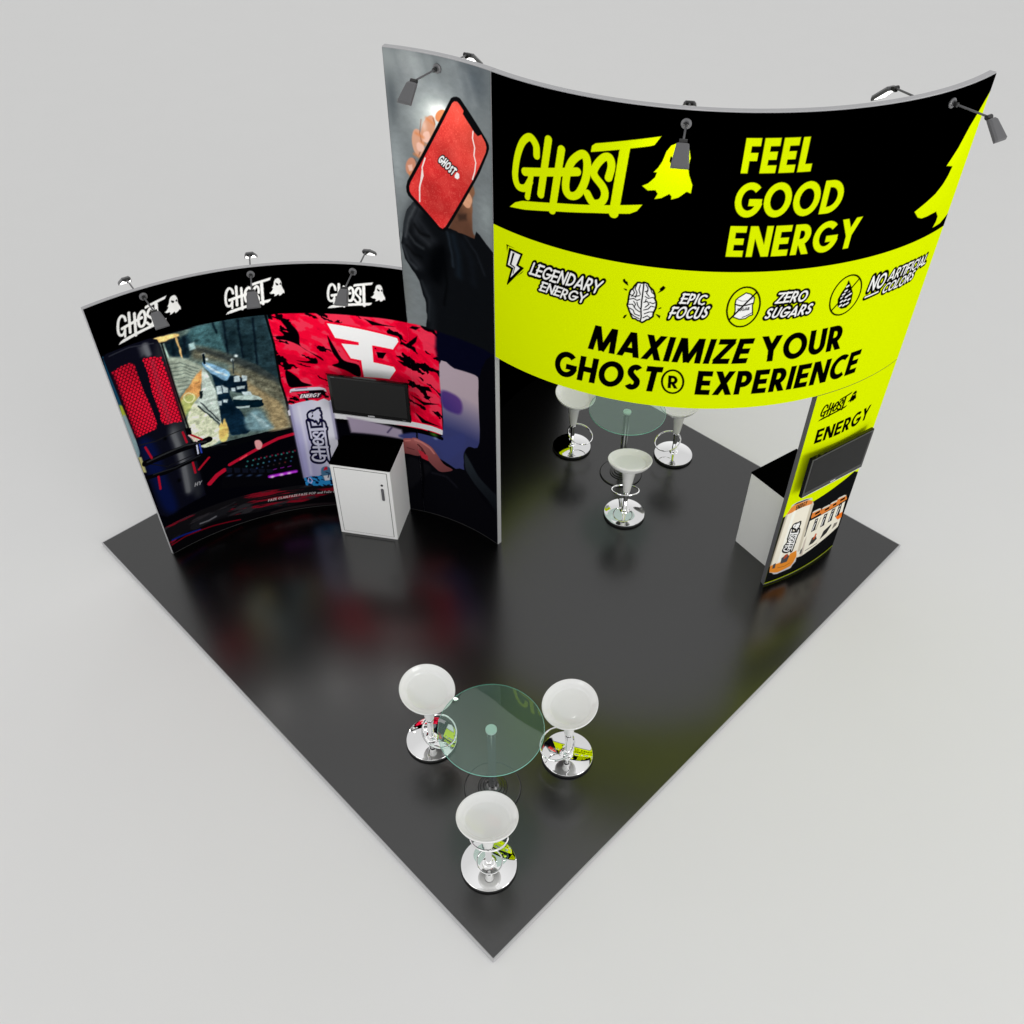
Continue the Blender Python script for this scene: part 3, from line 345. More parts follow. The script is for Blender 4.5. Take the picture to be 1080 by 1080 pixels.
{'k':'P','c':(226,226,224),'p':[(1.465,3.431),(1.468,3.404),(1.467,3.377),(1.46,3.353),(1.453,3.33),(1.453,3.3),(1.438,3.284),(1.423,3.268),(1.406,3.262),(1.391,3.245),(1.373,3.232),(1.353,3.242),(1.335,3.246),(1.318,3.257),(1.298,3.256),(1.284,3.275),(1.274,3.3),(1.263,3.321),(1.254,3.344),(1.243,3.367),(1.248,3.397),(1.249,3.424),(1.25,3.45),(1.252,3.478),(1.259,3.504),(1.275,3.519),(1.283,3.541),(1.295,3.559),(1.307,3.577),(1.323,3.579),(1.339,3.576),(1.354,3.586),(1.37,3.583),(1.386,3.578),(1.398,3.555),(1.413,3.543),(1.429,3.53),(1.441,3.508),(1.45,3.483),(1.452,3.455)]},
{'k':'L','c':(0,0,0),'w':0.015,'p':[(1.465,3.431),(1.468,3.404),(1.467,3.377),(1.46,3.353),(1.453,3.33),(1.453,3.3),(1.438,3.284),(1.423,3.268),(1.406,3.262),(1.391,3.245),(1.373,3.232),(1.353,3.242),(1.335,3.246),(1.318,3.257),(1.298,3.256),(1.284,3.275),(1.274,3.3),(1.263,3.321),(1.254,3.344),(1.243,3.367),(1.248,3.397),(1.249,3.424),(1.25,3.45),(1.252,3.478),(1.259,3.504),(1.275,3.519),(1.283,3.541),(1.295,3.559),(1.307,3.577),(1.323,3.579),(1.339,3.576),(1.354,3.586),(1.37,3.583),(1.386,3.578),(1.398,3.555),(1.413,3.543),(1.429,3.53),(1.441,3.508),(1.45,3.483),(1.452,3.455),(1.465,3.431)]},
{'k':'L','c':(0,0,0),'w':0.0109,'p':[(1.355,3.58),(1.355,3.522),(1.354,3.471),(1.352,3.42),(1.354,3.351),(1.362,3.283),(1.359,3.247)]},
{'k':'L','c':(0,0,0),'w':0.0078,'p':[(1.303,3.563),(1.292,3.52),(1.31,3.489),(1.302,3.446)]},
{'k':'L','c':(0,0,0),'w':0.0078,'p':[(1.329,3.559),(1.322,3.516),(1.337,3.477)]},
{'k':'L','c':(0,0,0),'w':0.0079,'p':[(1.273,3.517),(1.291,3.486),(1.272,3.449)]},
{'k':'L','c':(0,0,0),'w':0.008,'p':[(1.259,3.464),(1.294,3.453),(1.331,3.466)]},
{'k':'L','c':(0,0,0),'w':0.008,'p':[(1.248,3.419),(1.288,3.435),(1.316,3.422),(1.337,3.434)]},
{'k':'L','c':(0,0,0),'w':0.008,'p':[(1.317,3.406),(1.328,3.373),(1.349,3.351)]},
{'k':'L','c':(0,0,0),'w':0.0081,'p':[(1.255,3.377),(1.285,3.383),(1.312,3.344),(1.348,3.324)]},
{'k':'L','c':(0,0,0),'w':0.0081,'p':[(1.266,3.345),(1.294,3.332),(1.308,3.3),(1.348,3.289)]},
{'k':'L','c':(0,0,0),'w':0.0081,'p':[(1.277,3.303),(1.302,3.282),(1.346,3.263)]},
{'k':'L','c':(0,0,0),'w':0.008,'p':[(1.291,3.41),(1.308,3.387),(1.299,3.359)]},
{'k':'L','c':(0,0,0),'w':0.0078,'p':[(1.373,3.566),(1.391,3.535),(1.384,3.493),(1.405,3.47)]},
{'k':'L','c':(0,0,0),'w':0.0078,'p':[(1.405,3.546),(1.423,3.507),(1.443,3.493)]},
{'k':'L','c':(0,0,0),'w':0.0079,'p':[(1.376,3.466),(1.399,3.453),(1.435,3.466),(1.455,3.452)]},
{'k':'L','c':(0,0,0),'w':0.008,'p':[(1.37,3.414),(1.395,3.426),(1.412,3.403),(1.385,3.373)]},
{'k':'L','c':(0,0,0),'w':0.0079,'p':[(1.414,3.421),(1.441,3.412),(1.455,3.422)]},
{'k':'L','c':(0,0,0),'w':0.008,'p':[(1.376,3.346),(1.409,3.36),(1.428,3.389),(1.459,3.384)]},
{'k':'L','c':(0,0,0),'w':0.0081,'p':[(1.383,3.313),(1.419,3.335),(1.456,3.341)]},
{'k':'L','c':(0,0,0),'w':0.0081,'p':[(1.376,3.276),(1.408,3.299),(1.432,3.285)]},
{'k':'L','c':(0,0,0),'w':0.0078,'p':[(1.393,3.519),(1.371,3.507)]},
{'k':'L','c':(0,0,0),'w':0.0079,'p':[(1.385,3.442),(1.381,3.416)]},
{'k':'P','c':(0,0,0),'p':[(1.19,3.581),(1.205,3.592),(1.215,3.573),(1.229,3.569),(1.238,3.536),(1.214,3.548),(1.195,3.563)]},
{'k':'P','c':(0,0,0),'p':[(1.202,3.508),(1.23,3.505),(1.231,3.492),(1.215,3.494)]},
{'k':'P','c':(0,0,0),'p':[(1.503,3.577),(1.522,3.561),(1.505,3.534),(1.466,3.506),(1.483,3.535),(1.477,3.546)]},
{'k':'P','c':(0,0,0),'p':[(1.486,3.375),(1.504,3.39),(1.51,3.381),(1.49,3.369)]},
{'k':'P','c':(0,0,0),'p':[(1.469,3.325),(1.484,3.323),(1.51,3.313),(1.505,3.288),(1.489,3.303)]},
{'k':'P','c':(0,0,0),'p':[(1.219,3.25),(1.23,3.275),(1.25,3.283),(1.242,3.262),(1.23,3.242)]},
{'k':'L','c':(0,0,0),'w':0.0136,'p':[(2.253,3.458),(2.244,3.491),(2.231,3.521),(2.215,3.546),(2.195,3.568),(2.173,3.583),(2.149,3.592),(2.125,3.595),(2.101,3.591),(2.078,3.581),(2.058,3.564),(2.039,3.543),(2.025,3.516),(2.014,3.486),(2.008,3.453),(2.006,3.419),(2.009,3.385),(2.017,3.352),(2.029,3.322),(2.045,3.295),(2.065,3.274),(2.087,3.258),(2.111,3.248),(2.136,3.246),(2.161,3.249),(2.185,3.26),(2.206,3.277),(2.225,3.299),(2.24,3.326),(2.25,3.357),(2.256,3.39),(2.257,3.424),(2.253,3.458)]},
{'k':'P','c':(226,226,224),'p':[(2.061,3.452),(2.063,3.488),(2.083,3.509),(2.13,3.546),(2.167,3.534),(2.203,3.502),(2.204,3.458),(2.198,3.436),(2.214,3.35),(2.19,3.342),(2.163,3.318),(2.116,3.313),(2.067,3.334),(2.072,3.39)]},
{'k':'L','c':(0,0,0),'w':0.0092,'p':[(2.061,3.452),(2.063,3.488),(2.083,3.509),(2.13,3.546),(2.167,3.534),(2.203,3.502),(2.204,3.458),(2.198,3.436),(2.214,3.35),(2.19,3.342),(2.163,3.318),(2.116,3.313),(2.067,3.334),(2.072,3.39),(2.061,3.452)]},
{'k':'L','c':(0,0,0),'w':0.0109,'p':[(2.062,3.448),(2.103,3.434),(2.149,3.437),(2.201,3.453)]},
{'k':'L','c':(0,0,0),'w':0.0033,'p':[(2.075,3.488),(2.112,3.474),(2.158,3.477),(2.193,3.498)]},
{'k':'T','t':'SUGAR','p':[(2.089,3.383),(2.181,3.395),(2.087,3.41)],'c':(0,0,0),'w':0.2,'st':'bold','oc':None,'ow':0},
{'k':'L','c':(0,0,0),'w':0.0068,'p':[(2.137,3.33),(2.166,3.343),(2.205,3.368)]},
{'k':'L','c':(0,0,0),'w':0.0136,'p':[(2.038,3.309),(2.211,3.549)]},
{'k':'T','t':'ZERO','p':[(2.375,3.436),(2.622,3.437),(2.392,3.531)],'c':(226,226,224),'w':0.18,'st':'brush','oc':(0,0,0),'ow':0.19},
{'k':'T','t':'SUGARS','p':[(2.309,3.306),(2.688,3.308),(2.331,3.399)],'c':(226,226,224),'w':0.18,'st':'brush','oc':(0,0,0),'ow':0.19},
{'k':'L','c':(0,0,0),'w':0.0132,'p':[(3.113,3.479),(3.1,3.511),(3.082,3.538),(3.06,3.561),(3.036,3.579),(3.01,3.59),(2.983,3.595),(2.957,3.593),(2.931,3.585),(2.908,3.57),(2.887,3.549),(2.87,3.523),(2.857,3.494),(2.848,3.462),(2.844,3.428),(2.846,3.393),(2.852,3.36),(2.863,3.329),(2.879,3.301),(2.899,3.278),(2.922,3.26),(2.948,3.249),(2.975,3.243),(3.003,3.245),(3.03,3.253),(3.056,3.268),(3.078,3.289),(3.097,3.314),(3.111,3.344),(3.12,3.377),(3.123,3.411),(3.121,3.446),(3.113,3.479)]},
{'k':'P','c':(0,0,0),'p':[(2.968,3.556),(3.005,3.503),(3.048,3.423),(3.057,3.334),(3.021,3.298),(2.972,3.299),(2.931,3.332),(2.914,3.397),(2.932,3.454),(2.96,3.503)]},
{'k':'L','c':(226,226,224),'w':0.0148,'p':[(2.969,3.496),(2.984,3.504)]},
{'k':'L','c':(226,226,224),'w':0.0148,'p':[(2.965,3.457),(2.98,3.465)]},
{'k':'L','c':(226,226,224),'w':0.0148,'p':[(2.952,3.429),(2.967,3.437)]},
{'k':'L','c':(226,226,224),'w':0.015,'p':[(2.991,3.441),(3.006,3.449)]},
{'k':'L','c':(226,226,224),'w':0.0148,'p':[(2.945,3.4),(2.959,3.408)]},
{'k':'L','c':(226,226,224),'w':0.0151,'p':[(2.987,3.401),(3.002,3.409)]},
{'k':'L','c':(226,226,224),'w':0.0152,'p':[(3.015,3.415),(3.03,3.423)]},
{'k':'L','c':(226,226,224),'w':0.015,'p':[(2.95,3.364),(2.965,3.372)]},
{'k':'L','c':(226,226,224),'w':0.0151,'p':[(2.981,3.367),(2.996,3.375)]},
{'k':'L','c':(226,226,224),'w':0.0153,'p':[(3.018,3.369),(3.033,3.376)]},
{'k':'L','c':(226,226,224),'w':0.015,'p':[(2.95,3.328),(2.965,3.336)]},
{'k':'L','c':(226,226,224),'w':0.0152,'p':[(2.983,3.325),(2.997,3.333)]},
{'k':'L','c':(226,226,224),'w':0.0153,'p':[(3.012,3.334),(3.027,3.342)]},
{'k':'L','c':(0,0,0),'w':0.0125,'p':[(2.886,3.305),(3.074,3.547)]},
{'k':'T','t':'NO','p':[(3.197,3.398),(3.363,3.39),(3.212,3.528)],'c':(226,226,224),'w':0.17,'st':'brush','oc':(0,0,0),'ow':0.19},
{'k':'T','t':'ARTIFICIAL','p':[(3.396,3.433),(3.883,3.428),(3.41,3.526)],'c':(226,226,224),'w':0.16,'st':'brush','oc':(0,0,0),'ow':0.19},
{'k':'T','t':'COLORS','p':[(3.368,3.327),(3.743,3.335),(3.392,3.412)],'c':(226,226,224),'w':0.17,'st':'brush','oc':(0,0,0),'ow':0.19},
{'k':'L','c':(0,0,0),'w':0.0433,'p':[(3.191,3.341),(3.33,3.361)]},
{'k':'L','c':(226,226,224),'w':0.0152,'p':[(3.193,3.348),(3.323,3.363)]},
{'k':'L','c':(0,0,0),'w':0.0051,'p':[(3.208,3.331),(3.322,3.348)]},
{'k':'O','p':[(3.075,2.135),(3.384,2.21),(3.119,2.308)],'c':(0,0,0),'oc':None,'ow':0,'e':(200,219,0)},
{'k':'T','t':'ENERGY','p':[(3.103,1.867),(3.78,1.881),(3.1,2.03)],'c':(0,0,0),'w':0.2,'st':'bold','oc':None,'ow':0},
{'k':'P','c':(16,17,18),'p':[(2.988,0.983),(3.202,1.028),(3.338,1.057),(3.651,1.117),(3.9,1.153),(4.2,0.948),(4.2,0.355),(4.2,0.043),(3.78,0.025),(3.635,0.03),(3.355,0.016),(3.136,0.001),(2.988,-0.004),(2.987,0.509)]},
{'k':'P','c':(205,118,50),'p':[(3.372,0.831),(3.376,0.889),(3.489,0.884),(3.525,0.808),(3.382,0.796)]},
{'k':'P','c':(195,192,180),'p':[(3.37,0.888),(3.393,0.898),(3.46,0.898),(3.49,0.88),(3.491,0.869),(3.379,0.875)]},
{'k':'P','c':(0,0,0),'p':[(3.419,0.854),(3.483,0.861),(3.485,0.829),(3.422,0.827)]},
{'k':'P','c':(205,118,50),'p':[(3.509,0.814),(3.513,0.872),(3.638,0.856),(3.68,0.775),(3.521,0.778)]},
{'k':'P','c':(195,192,180),'p':[(3.506,0.871),(3.531,0.879),(3.606,0.873),(3.64,0.851),(3.641,0.84),(3.516,0.858)]},
{'k':'P','c':(0,0,0),'p':[(3.561,0.832),(3.632,0.833),(3.635,0.801),(3.565,0.805)]},
{'k':'P','c':(205,118,50),'p':[(3.628,0.815),(3.632,0.873),(3.77,0.846),(3.818,0.759),(3.641,0.778)]},
{'k':'P','c':(195,192,180),'p':[(3.625,0.873),(3.651,0.879),(3.735,0.866),(3.773,0.84),(3.774,0.829),(3.635,0.859)]},
{'k':'P','c':(0,0,0),'p':[(3.685,0.829),(3.764,0.823),(3.767,0.79),(3.689,0.801)]},
{'k':'P','c':(205,118,50),'p':[(3.739,0.817),(3.743,0.875),(3.898,0.834),(3.954,0.74),(3.754,0.779)]},
{'k':'P','c':(195,192,180),'p':[(3.735,0.876),(3.765,0.88),(3.858,0.858),(3.901,0.828),(3.903,0.817),(3.747,0.861)]},
{'k':'P','c':(0,0,0),'p':[(3.802,0.827),(3.891,0.812),(3.896,0.778),(3.807,0.798)]},
{'k':'P','c':(219,214,198),'p':[(3.374,0.769),(3.56,0.772),(3.711,0.76),(3.928,0.727),(3.958,0.5),(3.966,0.338),(3.681,0.296),(3.412,0.24),(3.342,0.253),(3.336,0.548)]},
{'k':'P','c':(225,110,30),'p':[(3.948,0.563),(3.972,0.47),(3.894,0.484),(3.83,0.556),(3.879,0.58)]},
{'k':'P','c':(190,178,165),'p':[(3.381,0.483),(3.4,0.543),(3.424,0.245),(3.382,0.25)]},
{'k':'L','c':(140,130,112),'w':0.0148,'p':[(3.534,0.726),(3.515,0.571)],'s':0.004,'a':0.7},
{'k':'L','c':(140,130,112),'w':0.0158,'p':[(3.634,0.744),(3.615,0.591)],'s':0.004,'a':0.7},
{'k':'L','c':(140,130,112),'w':0.0172,'p':[(3.757,0.739),(3.738,0.587)],'s':0.004,'a':0.7},
{'k':'P','c':(30,30,34),'p':[(3.447,0.571),(3.452,0.752),(3.493,0.749),(3.501,0.572)]},
{'k':'L','c':(226,226,224),'w':0.0126,'p':[(3.461,0.594),(3.466,0.65),(3.474,0.684)]},
{'k':'L','c':(226,226,224),'w':0.0143,'p':[(3.471,0.718),(3.477,0.726)]},
{'k':'P','c':(30,30,34),'p':[(3.578,0.567),(3.582,0.749),(3.628,0.742),(3.638,0.563)]},
{'k':'L','c':(226,226,224),'w':0.0137,'p':[(3.594,0.589),(3.598,0.645),(3.607,0.678)]},
{'k':'L','c':(226,226,224),'w':0.0155,'p':[(3.603,0.713),(3.609,0.72)]},
{'k':'P','c':(30,30,34),'p':[(3.693,0.569),(3.696,0.752),(3.746,0.741),(3.759,0.559)]},
{'k':'L','c':(226,226,224),'w':0.0148,'p':[(3.71,0.589),(3.714,0.645),(3.723,0.678)]},
{'k':'L','c':(226,226,224),'w':0.0168,'p':[(3.719,0.713),(3.726,0.72)]},
{'k':'P','c':(30,30,34),'p':[(3.812,0.572),(3.813,0.755),(3.87,0.739),(3.887,0.555)]},
{'k':'L','c':(226,226,224),'w':0.0163,'p':[(3.831,0.59),(3.835,0.646),(3.845,0.678)]},
{'k':'L','c':(226,226,224),'w':0.0185,'p':[(3.84,0.714),(3.848,0.72)]},
{'k':'P','c':(60,58,55),'p':[(3.478,0.359),(3.494,0.464),(3.551,0.46),(3.587,0.396),(3.542,0.359)]},
{'k':'P','c':(190,80,35),'p':[(3.515,0.424),(3.536,0.508),(3.558,0.484),(3.542,0.422)]},
{'k':'P','c':(45,45,45),'p':[(3.646,0.354),(3.668,0.461),(3.78,0.497),(3.791,0.469),(3.742,0.387)]},
{'k':'P','c':(120,115,105),'p':[(3.832,0.386),(3.842,0.464),(3.914,0.438),(3.906,0.393)]},
{'k':'L','c':(60,60,58),'w':0.0137,'p':[(3.367,0.554),(3.366,0.753)]},
{'k':'L','c':(60,60,58),'w':0.0093,'p':[(3.448,0.301),(3.614,0.315)]},
{'k':'P','c':(90,90,88),'p':[(3.371,0.288),(3.367,0.348),(3.392,0.378),(3.398,0.288)]},
{'k':'P','c':(222,216,200),'p':[(3.017,0.998),(3.054,1.094),(3.109,1.118),(3.248,1.117),(3.324,1.064),(3.349,1.013),(3.352,0.356),(3.339,0.24),(3.3,0.12),(3.126,0.118),(3.015,0.184),(3.003,0.289)]},
{'k':'P','c':(208,128,62),'p':[(3.021,1.003),(3.055,1.09),(3.107,1.125),(3.248,1.117),(3.327,1.06),(3.322,1.029),(3.176,1.039),(3.08,1.013)]},
{'k':'P','c':(185,188,192),'p':[(3.052,1.101),(3.058,1.122),(3.114,1.141),(3.217,1.144),(3.294,1.122),(3.314,1.088),(3.25,1.11),(3.11,1.115)]},
{'k':'P','c':(40,40,42),'p':[(3.076,1.115),(3.116,1.133),(3.22,1.133),(3.276,1.121),(3.247,1.119),(3.121,1.116)]},
{'k':'L','c':(150,140,120),'w':0.025,'p':[(3.025,0.989),(3.003,0.289)],'s':0.008,'a':0.6},
{'k':'L','c':(168,158,138),'w':0.0382,'p':[(3.325,1.018),(3.344,0.36)],'s':0.01,'a':0.6},
{'k':'L','c':(246,242,230),'w':0.0317,'p':[(3.114,1.013),(3.101,0.319)],'s':0.012,'a':0.6},
{'k':'T','t':'ENERGY','p':[(3.123,1.028),(3.251,1.043),(3.118,1.091)],'c':(30,30,30),'w':0.22,'st':'bold','oc':None,'ow':0},
{'k':'P','c':(212,130,45),'p':[(3.003,0.289),(3.109,0.287),(3.188,0.308),(3.233,0.373),(3.307,0.38),(3.335,0.279),(3.298,0.129),(3.138,0.12),(3.014,0.189)]},
{'k':'P','c':(182,184,190),'p':[(3.05,0.159),(3.134,0.136),(3.291,0.155),(3.344,0.244),(3.346,0.192),(3.285,0.128),(3.127,0.114),(3.082,0.126)]},
{'k':'P','c':(70,70,74),'p':[(3.129,0.263),(3.123,0.353),(3.186,0.388),(3.225,0.334),(3.213,0.26)]},
{'k':'P','c':(165,70,40),'p':[(3.156,0.316),(3.155,0.381),(3.192,0.39),(3.199,0.34)]},
{'k':'P','c':(70,70,72),'p':[(3.037,0.231),(3.036,0.297),(3.068,0.302),(3.071,0.224)]},
{'k':'L','c':(110,80,40),'w':0.0063,'p':[(3.109,0.214),(3.192,0.197),(3.263,0.214)]},
{'k':'O','p':[(3.236,0.401),(3.241,0.718),(3.114,0.485)],'c':(226,226,224),'oc':(10,10,12),'ow':0.07,'e':(20,20,20)},
{'k':'R','c':(3,3,3),'p':[(2.9,0.0),(4.2,0.05)]},
{'k':'R','c':(190,208,10),'p':[(2.9,0.018),(4.2,0.026)]}]}

# ------------------------------------------------------------------ print painter
def sd_poly(X,Y,P):
    d=np.full(X.shape,1e9,np.float32);ins=np.zeros(X.shape,bool);n=len(P)
    for i in range(n):
        ax,ay=P[i];bx,by=P[(i+1)%n];ex,ey=bx-ax,by-ay
        L=ex*ex+ey*ey
        if L<1e-12: continue
        t=np.clip(((X-ax)*ex+(Y-ay)*ey)/L,0,1);d=np.minimum(d,(X-ax-t*ex)**2+(Y-ay-t*ey)**2)
        if ey!=0: ins^=((ay>Y)!=(by>Y))&(X<(Y-ay)*ex/ey+ax)
    d=np.sqrt(d);return np.where(ins,-d,d)
def sd_line(X,Y,P):
    d=np.full(X.shape,1e9,np.float32)
    for i in range(len(P)-1):
        ax,ay=P[i];ex,ey=P[i+1][0]-ax,P[i+1][1]-ay;L=max(ex*ex+ey*ey,1e-12)
        t=np.clip(((X-ax)*ex+(Y-ay)*ey)/L,0,1);d=np.minimum(d,(X-ax-t*ex)**2+(Y-ay-t*ey)**2)
    return np.sqrt(d)
def sd_butt(X,Y,P,hw):
    d=np.full(X.shape,1e9,np.float32);n=len(P)-1
    for i in range(n):
        ax,ay=P[i];ex,ey=P[i+1][0]-ax,P[i+1][1]-ay;L=math.hypot(ex,ey)
        if L<1e-9: continue
        ux,uy=ex/L,ey/L;al=(X-ax)*ux+(Y-ay)*uy;pe=np.abs((Y-ay)*ux-(X-ax)*uy)-hw
        q=np.maximum(np.abs(al-L/2)-L/2,pe);d=np.minimum(d,q)
        if i<n-1: d=np.minimum(d,np.hypot(X-P[i+1][0],Y-P[i+1][1])-hw)
    if n>4 and math.hypot(P[0][0]-P[-1][0],P[0][1]-P[-1][1])>1e-3:
        for (px,py),(qx,qy) in ((P[0],P[1]),(P[-1],P[-2])):
            L=math.hypot(px-qx,py-qy);pl=((X-px)*(px-qx)+(Y-py)*(py-qy))/L;near=np.hypot(X-px,Y-py)<hw*1.5
            d=np.where(near&(pl>-hw*.3),np.maximum(d,pl),d)
    if n>4 and math.hypot(P[0][0]-P[-1][0],P[0][1]-P[-1][1])<=1e-3: d=np.minimum(d,np.hypot(X-P[0][0],Y-P[0][1])-hw)
    return d
def arc(cx,cy,rx,ry,a0,a1,n=14):
    return [(cx+rx*math.cos(math.radians(a0+(a1-a0)*i/n)),cy+ry*math.sin(math.radians(a0+(a1-a0)*i/n))) for i in range(n+1)]
def glyph(c,w):
    h=w/2;b=h;t=1-h
    if c==' ': return .3,[]
    if c=='E': return .56,[[(h,0),(h,1)],[(0,b),(.54,b)],[(0,.5),(.5,.5)],[(0,t),(.54,t)]]
    if c=='F': return .54,[[(h,0),(h,1)],[(0,.47),(.48,.47)],[(0,t),(.52,t)]]
    if c=='L': return .5,[[(h,0),(h,1)],[(0,b),(.48,b)]]
    if c=='I': return w,[[(h,0),(h,1)]]
    if c=='T': return .56,[[(.28,0),(.28,1)],[(0,t),(.56,t)]]
    if c=='H': return .68,[[(h,0),(h,1)],[(.68-h,0),(.68-h,1)],[(h,.5),(.6,.5)]]
    if c=='N': return .74,[[(h,0),(h,1)],[(.74-h,0),(.74-h,1)],[(h,1.05),(.74-h,-.05)]]
    if c=='M': return 1.02,[[(h,-.05),(h+.09,1.05)],[(1.02-h,-.05),(.93-h,1.05)],[(h+.08,1.05),(.51,0.03)],[(.94-h,1.05),(.51,.03)]]
    if c=='A': return .78,[[(h-.03,-.05),(.39,1.0)],[(.81-h,-.05),(.39,1.0)],[(.2,.27),(.58,.27)]]
    if c=='X': return .7,[[(h-.02,-.05),(.72-h,1.05)],[(h-.02,1.05),(.72-h,-.05)]]
    if c=='Y': return .72,[[(.36,0),(.36,.48)],[(h-.04,1.08),(.36,.45)],[(.76-h,1.08),(.36,.45)]]
    if c=='Z': return .62,[[(.02,b),(.6,b)],[(.02,t),(.6,t)],[(.08,.1),(.54,.9)]]
    if c=='U': return .66,[[(h,1),(h,.36)]+arc(.33,.36,.33-h,.36-h,180,360)+[(.66-h,1)]]
    if c=='O': return .88,[arc(.44,.5,.45-h,.52-h,0,360,28)]
    if c=='C': return .7,[arc(.44,.5,.45-h,.52-h,52,308,22)]
    if c=='G': return .84,[arc(.44,.5,.45-h,.52-h,45,350,24),[(.44,.43),(.86,.43)]]
    if c=='S': return .56,[arc(.28,.73,.26-h,.28-h,35,230,12)+arc(.27,.28,.27-h,.29-h,60,-150,14)]
    if c=='D': return .74,[[(h,0),(h,1)],[(h,b),(.25,b)]+arc(.25,.5,.49-h,.5-h,-90,90,14)+[(h,t)]]
    if c=='P': return .58,[[(h,0),(h,1)],[(h,.42),(.28,.42)]+arc(.28,.42+(t-.42)/2,.3-h,(t-.42)/2,-90,90,10)+[(h,t)]]
    if c=='R': return .62,[[(h,0),(h,1)],[(h,.42),(.28,.42)]+arc(.28,.42+(t-.42)/2,.3-h,(t-.42)/2,-90,90,10)+[(h,t)],[(.26,.45),(.64-h,-.06)]]
    if c=='a': return .5,[arc(.22,.3,.2-h*.6,.3-h*.6,0,360,14),[(.44,0),(.44,.6)]]
    if c=='d': return .5,[arc(.22,.3,.2-h*.6,.3-h*.6,0,360,14),[(.44,0),(.44,1)]]
    if c=='n': return .5,[[(h,0),(h,.6)],[(h,.4)]+arc(.25,.35,.2,.22,150,0,8)+[(.45,0)]]
    if c=='e': return .5,[arc(.24,.3,.22-h*.6,.3-h*.6,0,310,14),[(.05,.3),(.42,.3)]]
    if c=='o': return .5,[arc(.24,.3,.22-h*.6,.3-h*.6,0,360,14)]
    if c=='m': return .75,[[(h,0),(h,.6)],[(h,.4)]+arc(.22,.35,.14,.22,150,0,8)+[(.36,0)],[(.36,.4)]+arc(.52,.35,.14,.22,150,0,8)+[(.66,0)]]
    if c==',': return .2,[[(.1,.1),(.05,-.12)]]
    return .4,[]
def vnoise(x,y,seed=0):
    r=np.random.RandomState(seed).rand(128,128).astype(np.float32)
    xi=np.floor(x).astype(int);yi=np.floor(y).astype(int);fx=x-xi;fy=y-yi
    fx=fx*fx*(3-2*fx);fy=fy*fy*(3-2*fy);g=lambda a,b:r[b%128,a%128]
    return (g(xi,yi)*(1-fx)+g(xi+1,yi)*fx)*(1-fy)+(g(xi,yi+1)*(1-fx)+g(xi+1,yi+1)*fx)*fy
def fbm(x,y,seed=0,o=4):
    s=0;a=.5
    for i in range(o): s=s+a*vnoise(x*2**i,y*2**i,seed+i);a*=.5
    return s/(1-.5**o)
def smooth(P,n=6):
    if len(P)<5: return P
    cl=P[0]==P[-1];Q=[P[-2] if cl else P[0]]+list(P)+[P[1] if cl else P[-1]];o=[]
    for i in range(1,len(Q)-2):
        a,b,c,d=[np.array(q) for q in Q[i-1:i+3]]
        for k in range(n):
            u=k/n;o.append(tuple(.5*((2*b)+(-a+c)*u+(2*a-5*b+4*c-d)*u*u+(-a+3*b-3*c+d)*u**3)))
    return o+[tuple(P[-1])]
